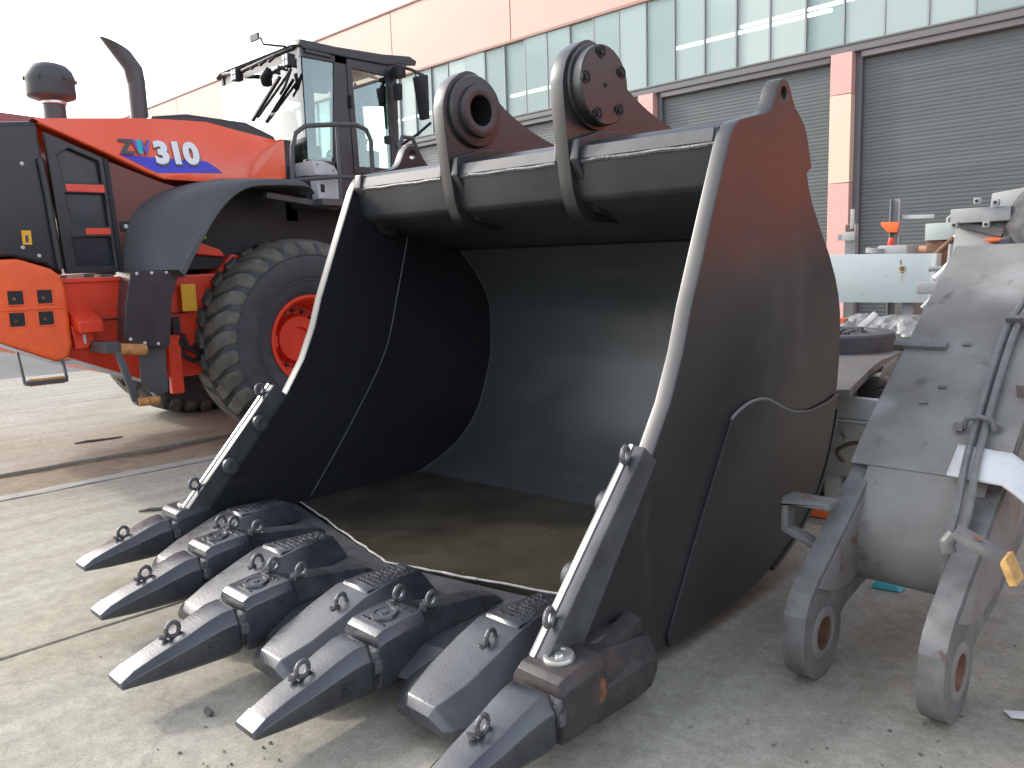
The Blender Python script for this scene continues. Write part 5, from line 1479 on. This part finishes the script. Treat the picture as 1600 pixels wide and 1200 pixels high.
M().prism([(-2.655, 1.27), (-2.632, 1.27), (-2.638, 1.17), (-2.650, 1.18)], 'Y', 7.9985, 8.0).build('rust_run', 'pale_stain', BP)
M().prism([(-2.665, 1.38), (-2.655, 1.39), (-2.652, 1.34), (-2.66, 1.34)], 'Y', 7.997, 8.0).build('rust_run', 'rust', BP)
for xq in (-3.6, -2.6):
    M().box(xq - 0.05, xq + 0.05, 8.06, 8.3, 0, 1.40).build('prop', 'mid_grey_steel', BP)
# channel section post with orange flag
P1 = thing('channel_post', 'grey channel post carrying an orange steel flag behind the blue grey beam', 'steel post', (-3.06, 9.0, 0))
pm = M().box(-3.115, -3.012, 9.03, 9.045, 0, 2.02); pm.box(-3.115, -3.103, 8.98, 9.03, 0, 2.02); pm.box(-3.024, -3.012, 8.98, 9.03, 0, 2.02)
pm.build('post', 'mid_grey_steel', P1)
M().prism([(-3.19, 1.787), (-3.19, 1.755), (-3.12, 1.673), (-3.022, 1.671), (-3.006, 1.776)], 'Y', 8.955, 8.975).build('orange_flag', 'orange_tag', P1, bevel=0.003)
M().prism([(-3.0, 1.845), (-2.687, 1.834), (-2.687, 1.793), (-3.0, 1.805)], 'Y', 9.01, 9.03).build('side_arm', 'grey_green_steel', P1, bevel=0.003)
P2 = thing('slotted_post', 'dark grey slotted post with pale clamp plate near the pink pier', 'steel post', (-3.36, 8.6, 0))
pm = M().box(-3.43, -3.30, 8.62, 8.64, 0, 1.77); pm.box(-3.315, -3.300, 8.56, 8.62, 0, 1.77)
pm.build('post', 'mid_grey_steel', P2)
M().box(-3.365, -3.328, 8.58, 8.61, 1.72, 1.92).build('upper_stub', 'light_grey_steel', P2, bevel=0.003)
M().box(-3.43, -3.30, 8.54, 8.56, 1.60, 1.69).build('clamp_plate', 'light_grey_steel', P2, bevel=0.003)
M().box(-3.475, -3.43, 8.545, 8.555, 1.605, 1.665).build('clamp_tab', 'mid_grey_steel', P2)
M().box(-3.42, -3.34, 8.60, 8.63, 1.70, 1.76).build('rust_cap', 'rust', P2)
P3 = thing('grey_box_column', 'square grey green box column beside a chrome rod', 'column', (-2.45, 8.5, 0))
M().box(-2.58, -2.32, 8.4, 8.65, 1.56, 1.72).build('box_head', 'grey_green_steel', P3, bevel=0.006)
M().box(-2.57, -2.42, 8.42, 8.60, 0, 1.56).build('column', 'rust', P3, bevel=0.006)
M().tube([(-2.40, 8.45, 1.72), (-2.40, 8.45, 1.76), (-2.38, 8.45, 1.78), (-2.36, 8.45, 1.76), (-2.36, 8.45, 1.72)], 0.010, 6).build('hook', 'light_grey_steel', P3)
# crates and pipes stacked behind the beam
o = M().prism([(-3.02, 1.44), (-2.95, 1.53), (-2.69, 1.525), (-2.69, 1.44)], 'Y', 8.25, 8.6).build('steel_tray', 'light_grey_steel', bevel=0.008)
o.data.transform(Matrix.Translation((0, 0, 0))); tag(at_base(o), 'pale grey steel tray lying on the blue grey beam', 'tray')
o = M().cyl((-3.25, 8.9, 1.47), (-2.1, 8.95, 1.47), 0.05, 16).build('copper_pipe', 'copper_pipe'); tag(at_base(o), 'dull copper coloured pipe lying behind the blue grey beam', 'pipe')
o = M().lathe([(0.10, 0), (0.13, 0.0), (0.13, 0.05), (0.10, 0.05), (0.10, 0)], (-2.98, 8.35, 1.455), (0.1, 0, 1), 24).build('steel_ring', 'mid_grey_steel'); tag(at_base(o), 'short dark steel ring resting beside the slotted post', 'ring')
o = M().cyl((-2.905, 8.42, 1.53), (-2.885, 8.42, 1.60), 0.030, 12).build('red_canister', 'red_orange', bevel=0.004); tag(at_base(o), 'small red canister standing on the pale steel tray', 'canister')
# hydraulic cylinders and struts in the gap
for (a, b, lab) in (((-2.42, 8.2, 1.42), (-2.10, 8.3, 1.76), 'chrome hydraulic rod leaning up behind the beam end'), ((-2.36, 7.7, 0.95), (-2.05, 7.8, 1.30), 'pale hydraulic strut leaning low beside the beam end')):
    a, b = Vector(a), Vector(b)
    hc = thing('hydraulic_strut', lab, 'strut', a, group='struts beside the beam end')
    M().cyl(a, a.lerp(b, 0.45), 0.028, 14).build('barrel', 'rust' if b.z > 1.5 else 'light_grey_steel', hc)
    M().cyl(a.lerp(b, 0.45), b, 0.020, 14).build('rod', 'chrome_rod', hc)
    M().cyl(b - Vector((0, 0.04, 0)), b + Vector((0, 0.04, 0)), 0.04, 14).build('rod_end', 'mid_grey_steel', hc)
# clutter block behind the gap
CL = thing('pump_unit', 'cluttered pump unit with pipes in the gap beside the pale frame', 'pump', (-2.0, 7.3, 0))
M().box(-2.20, -1.70, 7.2, 7.7, 0.0, 0.95).build('pump_base', 'rust', CL, bevel=0.02)
M().box(-2.25, -1.75, 7.15, 7.5, 1.10, 1.20).build('pump_cover', 'mid_grey_steel', CL, bevel=0.02)
for (a, b, c_, d, r_) in ((-2.15, 1.22, -1.95, 1.45, 0.03), (-2.05, 1.2, -2.05, 1.5, 0.022), (-2.10, 0.95, -2.08, 1.10, 0.03), (-2.2, 1.3, -1.85, 1.32, 0.02), (-1.95, 1.0, -1.8, 1.5, 0.02)):
    M().cyl((a, 7.3, b), (c_, 7.35, d), r_, 12).build('pump_pipe', 'white_board' if r_ > 0.025 else 'mid_grey_steel', CL)

# turntable plate with a dark ring --------------------------------------
TT = thing('turntable_frame', 'flat grey steel turntable frame with sweeping front edge', 'steel frame', (-2.2, 5.6, 0))
edge_ = smooth_poly([(-2.16, 7.35), (-2.10, 6.9), (-1.93, 5.78), (-1.87, 5.3), (-1.69, 4.52), (-1.58, 4.08)], 5)
M().prism(edge_ + [(-1.72, 3.98), (-3.0, 4.2), (-3.4, 7.4)], 'Z', 0.70, 0.75).build('deck_plate', 'plate_grey', TT, bevel=0.006, smooth=35)
M().prism([(a - 0.25, b) for a, b in edge_] + [(-2.2, 4.1), (-3.0, 4.4), (-3.2, 7.2)], 'Z', 0.12, 0.698).build('frame_body', 'dark_void', TT)
M().box(-2.9, -2.2, 4.5, 7.0, 0.0, 0.12).build('frame_foot', 'mid_grey_steel', TT)
M().lathe([(0, 0.0), (0.014, 0.001), (0.016, -0.004)], (-1.80, 5.2, 0.752), (0, 0, 1), 12).build('deck_hole', 'dark_void', TT)
o = M().lathe([(0, 0.0), (0.50, 0.0), (0.50, 0.11), (0.485, 0.125), (0.38, 0.128), (0.36, 0.10), (0, 0.095)], (-2.52, 5.95, 0.751), (0, 0, 1), 56).build('slew_ring', 'disc_dark', smooth=40)
tag(at_base(o), 'thick dark round slew ring lying on the grey turntable frame', 'slew ring')
rb = M()
rnd = random.Random(5)
for i in range(60):
    a, b = rnd.uniform(0, 6.28), rnd.uniform(0, 0.34)
    x, y = -2.52 + b * math.cos(a), 5.95 + b * math.sin(a)
    s_ = rnd.uniform(0.01, 0.045)
    rb.obox((x, y, 0.85 + s_ * 0.3), (s_, 0, rnd.uniform(-0.01, 0.01)), (0, s_ * rnd.uniform(0.5, 1.2), 0), (0, 0.005, s_ * rnd.uniform(0.3, 0.9)))
tag(rb.build('scale_flakes', 'soot', smooth=0), 'dark flakes and dirt heaped on the slew ring', 'dirt', kind='stuff')
# crumpled plastic wrapped roll
rows = []
for i in range(41):
    t = i / 40
    x = -2.75 + 0.75 * t
    r_ = 0.16 + 0.02 * noise.noise(Vector((t * 5, 0, 0)))
    row = []
    for k in range(29):
        a = math.pi * (k / 28 * 1.15 - 0.08)
        q_ = r_ * (1 + 0.16 * noise.noise(Vector((t * 7, a * 2.4, 0))) + 0.08 * noise.noise(Vector((t * 22, a * 8, 2))))
        row.append((x, 7.1 - q_ * math.cos(a) * 1.7, 0.752 + max(0.002, q_ * 1.05 * math.sin(a))))
    rows.append(row)
o = M().loft(rows, cap=False, closed=False).build('plastic_wrapped_roll', 'plastic_wrap', smooth=25)
tag(at_base(o), 'crumpled clear plastic wrapped bundle lying under the blue grey beam', 'bundle')
o = M().beam((-2.62, 6.78, 0.775), (-2.42, 6.75, 0.96), 0.03, 0.05).build('white_bar', 'white_board', bevel=0.004)
tag(at_base(o), 'short white bar leaning on the plastic bundle', 'bar')
o = M().prism([(-2.90, 0.902), (-2.90, 1.06), (-2.73, 1.055), (-2.76, 0.902)], 'Y', 6.9, 7.0).build('orange_block', 'orange_tag', bevel=0.004)
for v in o.data.vertices: v.co.z -= 0.15
tag(at_base(o), 'small orange block beside the slew ring at the bucket edge', 'block')
M().prism(edge_[:5] + [(-3.5, 7.2), (-3.6, 8.0), (-2.0, 8.0)], 'Z', 0.70, 0.749).build('rear_deck', 'plate_grey', TT)
# bearing housing casting under the deck
BH = thing('bearing_housing', 'grey cast bearing housing half hidden between white board and boom', 'casting', (-1.6, 5.0, 0))
M().lathe([(0.0, -0.02), (0.055, -0.02), (0.06, 0.0), (0.095, 0.0), (0.10, 0.02), (0.175, 0.02), (0.19, 0.04), (0.19, 0.24), (0.0, 0.24)], (-1.70, 4.86, 0.54), (0.25, 1, 0.1), 36).build('housing', 'old_grey', BH, smooth=40)
M().prism([(-1.74, 0.64), (-1.69, 0.78), (-1.62, 0.84), (-1.57, 0.70)], 'Y', 4.86, 5.06).build('housing_fin', 'old_grey', BH, bevel=0.008)
M().box(-1.68, -1.30, 4.88, 5.2, 0.64, 0.67).build('upper_flange', 'old_grey_edge', BH, bevel=0.006)
M().box(-1.66, -1.30, 4.83, 5.1, 0.52, 0.555).build('lower_flange', 'old_grey_edge', BH, bevel=0.006)
M().box(-1.9, -1.30, 4.86, 5.2, 0.0, 0.50).build('housing_block', 'old_grey', BH, bevel=0.02)
# white cabinet with a loose board on top
CA = thing('white_cabinet', 'dirty white steel cabinet with brown stains lying on timber blocks', 'cabinet', (-1.64, 4.68, 0))
M().box(-1.94, -1.34, 4.60, 4.76, 0.152, 0.472).build('cabinet_body', 'white_cabinet', CA, bevel=0.008)
M().box(-1.945, -1.335, 4.59, 4.77, 0.474, 0.489).build('cabinet_lid', 'white_board', CA, bevel=0.003)
for xq in (-1.88, -1.68, -1.42):
    M().box(xq - 0.045, xq + 0.045, 4.62, 4.75, 0.0, 0.150).build('timber_block', 'white_cabinet', CA, bevel=0.006)
sp = smooth_poly([(-1.80, 4.597, 0.24), (-1.84, 4.597, 0.295), (-1.78, 4.597, 0.345), (-1.71, 4.597, 0.365), (-1.66, 4.597, 0.345)], 4)
M().tube(sp, 0.012, 6).build('rust_streak', 'brown_stain', CA)
o = M().prism([(-1.94, 0.492), (-1.94, 0.622), (-1.34, 0.606), (-1.34, 0.499)], 'Y', 4.61, 4.68).build('white_board', 'white_board', bevel=0.004)
tag(at_base(o), 'clean white board leaning on top of the stained cabinet', 'board')
o = M().box(-1.93, -1.72, 4.22, 4.34, 0.001, 0.035)
o = o.build('orange_timber', 'orange_tag', bevel=0.005)
tag(at_base(o), 'orange painted block on the floor beside the bucket heel', 'block')
o = M().lathe([(0, 0), (0.035, 0), (0.04, 0.01), (0.025, 0.03), (0, 0.033)], (-1.80, 3.62, 0.0), (0, 0, 1), 14).build('stone', 'pebble'); tag(at_base(o), 'small dark stone on the floor near the bucket heel', 'stone')

# orange excavator parked to the right, beyond the picture edge: its bright side glows in the bucket paint
EX = thing('orange_excavator', 'orange tracked excavator parked beyond the right edge of the picture', 'excavator', (4.6, 11.0, 0))
for xq in (3.1, 5.5):
    M().prism(circ(8.9, 0.5, 0.5, 14, 90, 270) + circ(13.1, 0.5, 0.5, 14, -90, 90), 'X', xq - 0.3, xq + 0.3).build('track', 'tyre_rubber', EX, bevel=0.02)
M().box(3.4, 5.2, 9.8, 12.2, 0.4, 1.2).build('undercarriage', 'mid_grey_steel', EX, bevel=0.05)
M().prism([(8.2, 1.45), (8.2, 3.1), (8.6, 3.65), (13.6, 3.65), (14.3, 3.1), (14.4, 1.45)], 'X', 2.7, 6.1).build('house', 'dull_orange', EX, bevel=0.06)
M().prism([(14.42, 1.35), (14.42, 3.4), (15.1, 3.2), (15.4, 2.6), (15.3, 1.35)], 'X', 2.8, 6.0).build('counterweight', 'cast_orange', EX, bevel=0.08)
M().box(4.9, 6.0, 7.0, 8.15, 1.45, 3.6).build('cab', 'black_panel', EX, bevel=0.06)
M().prism([(9.0, 1.6), (9.6, 2.6), (7.6, 5.2), (4.8, 4.6), (4.7, 4.2), (7.3, 4.5)], 'X', 4.3, 4.9).build('boom', 'orange_paint', EX, bevel=0.04)
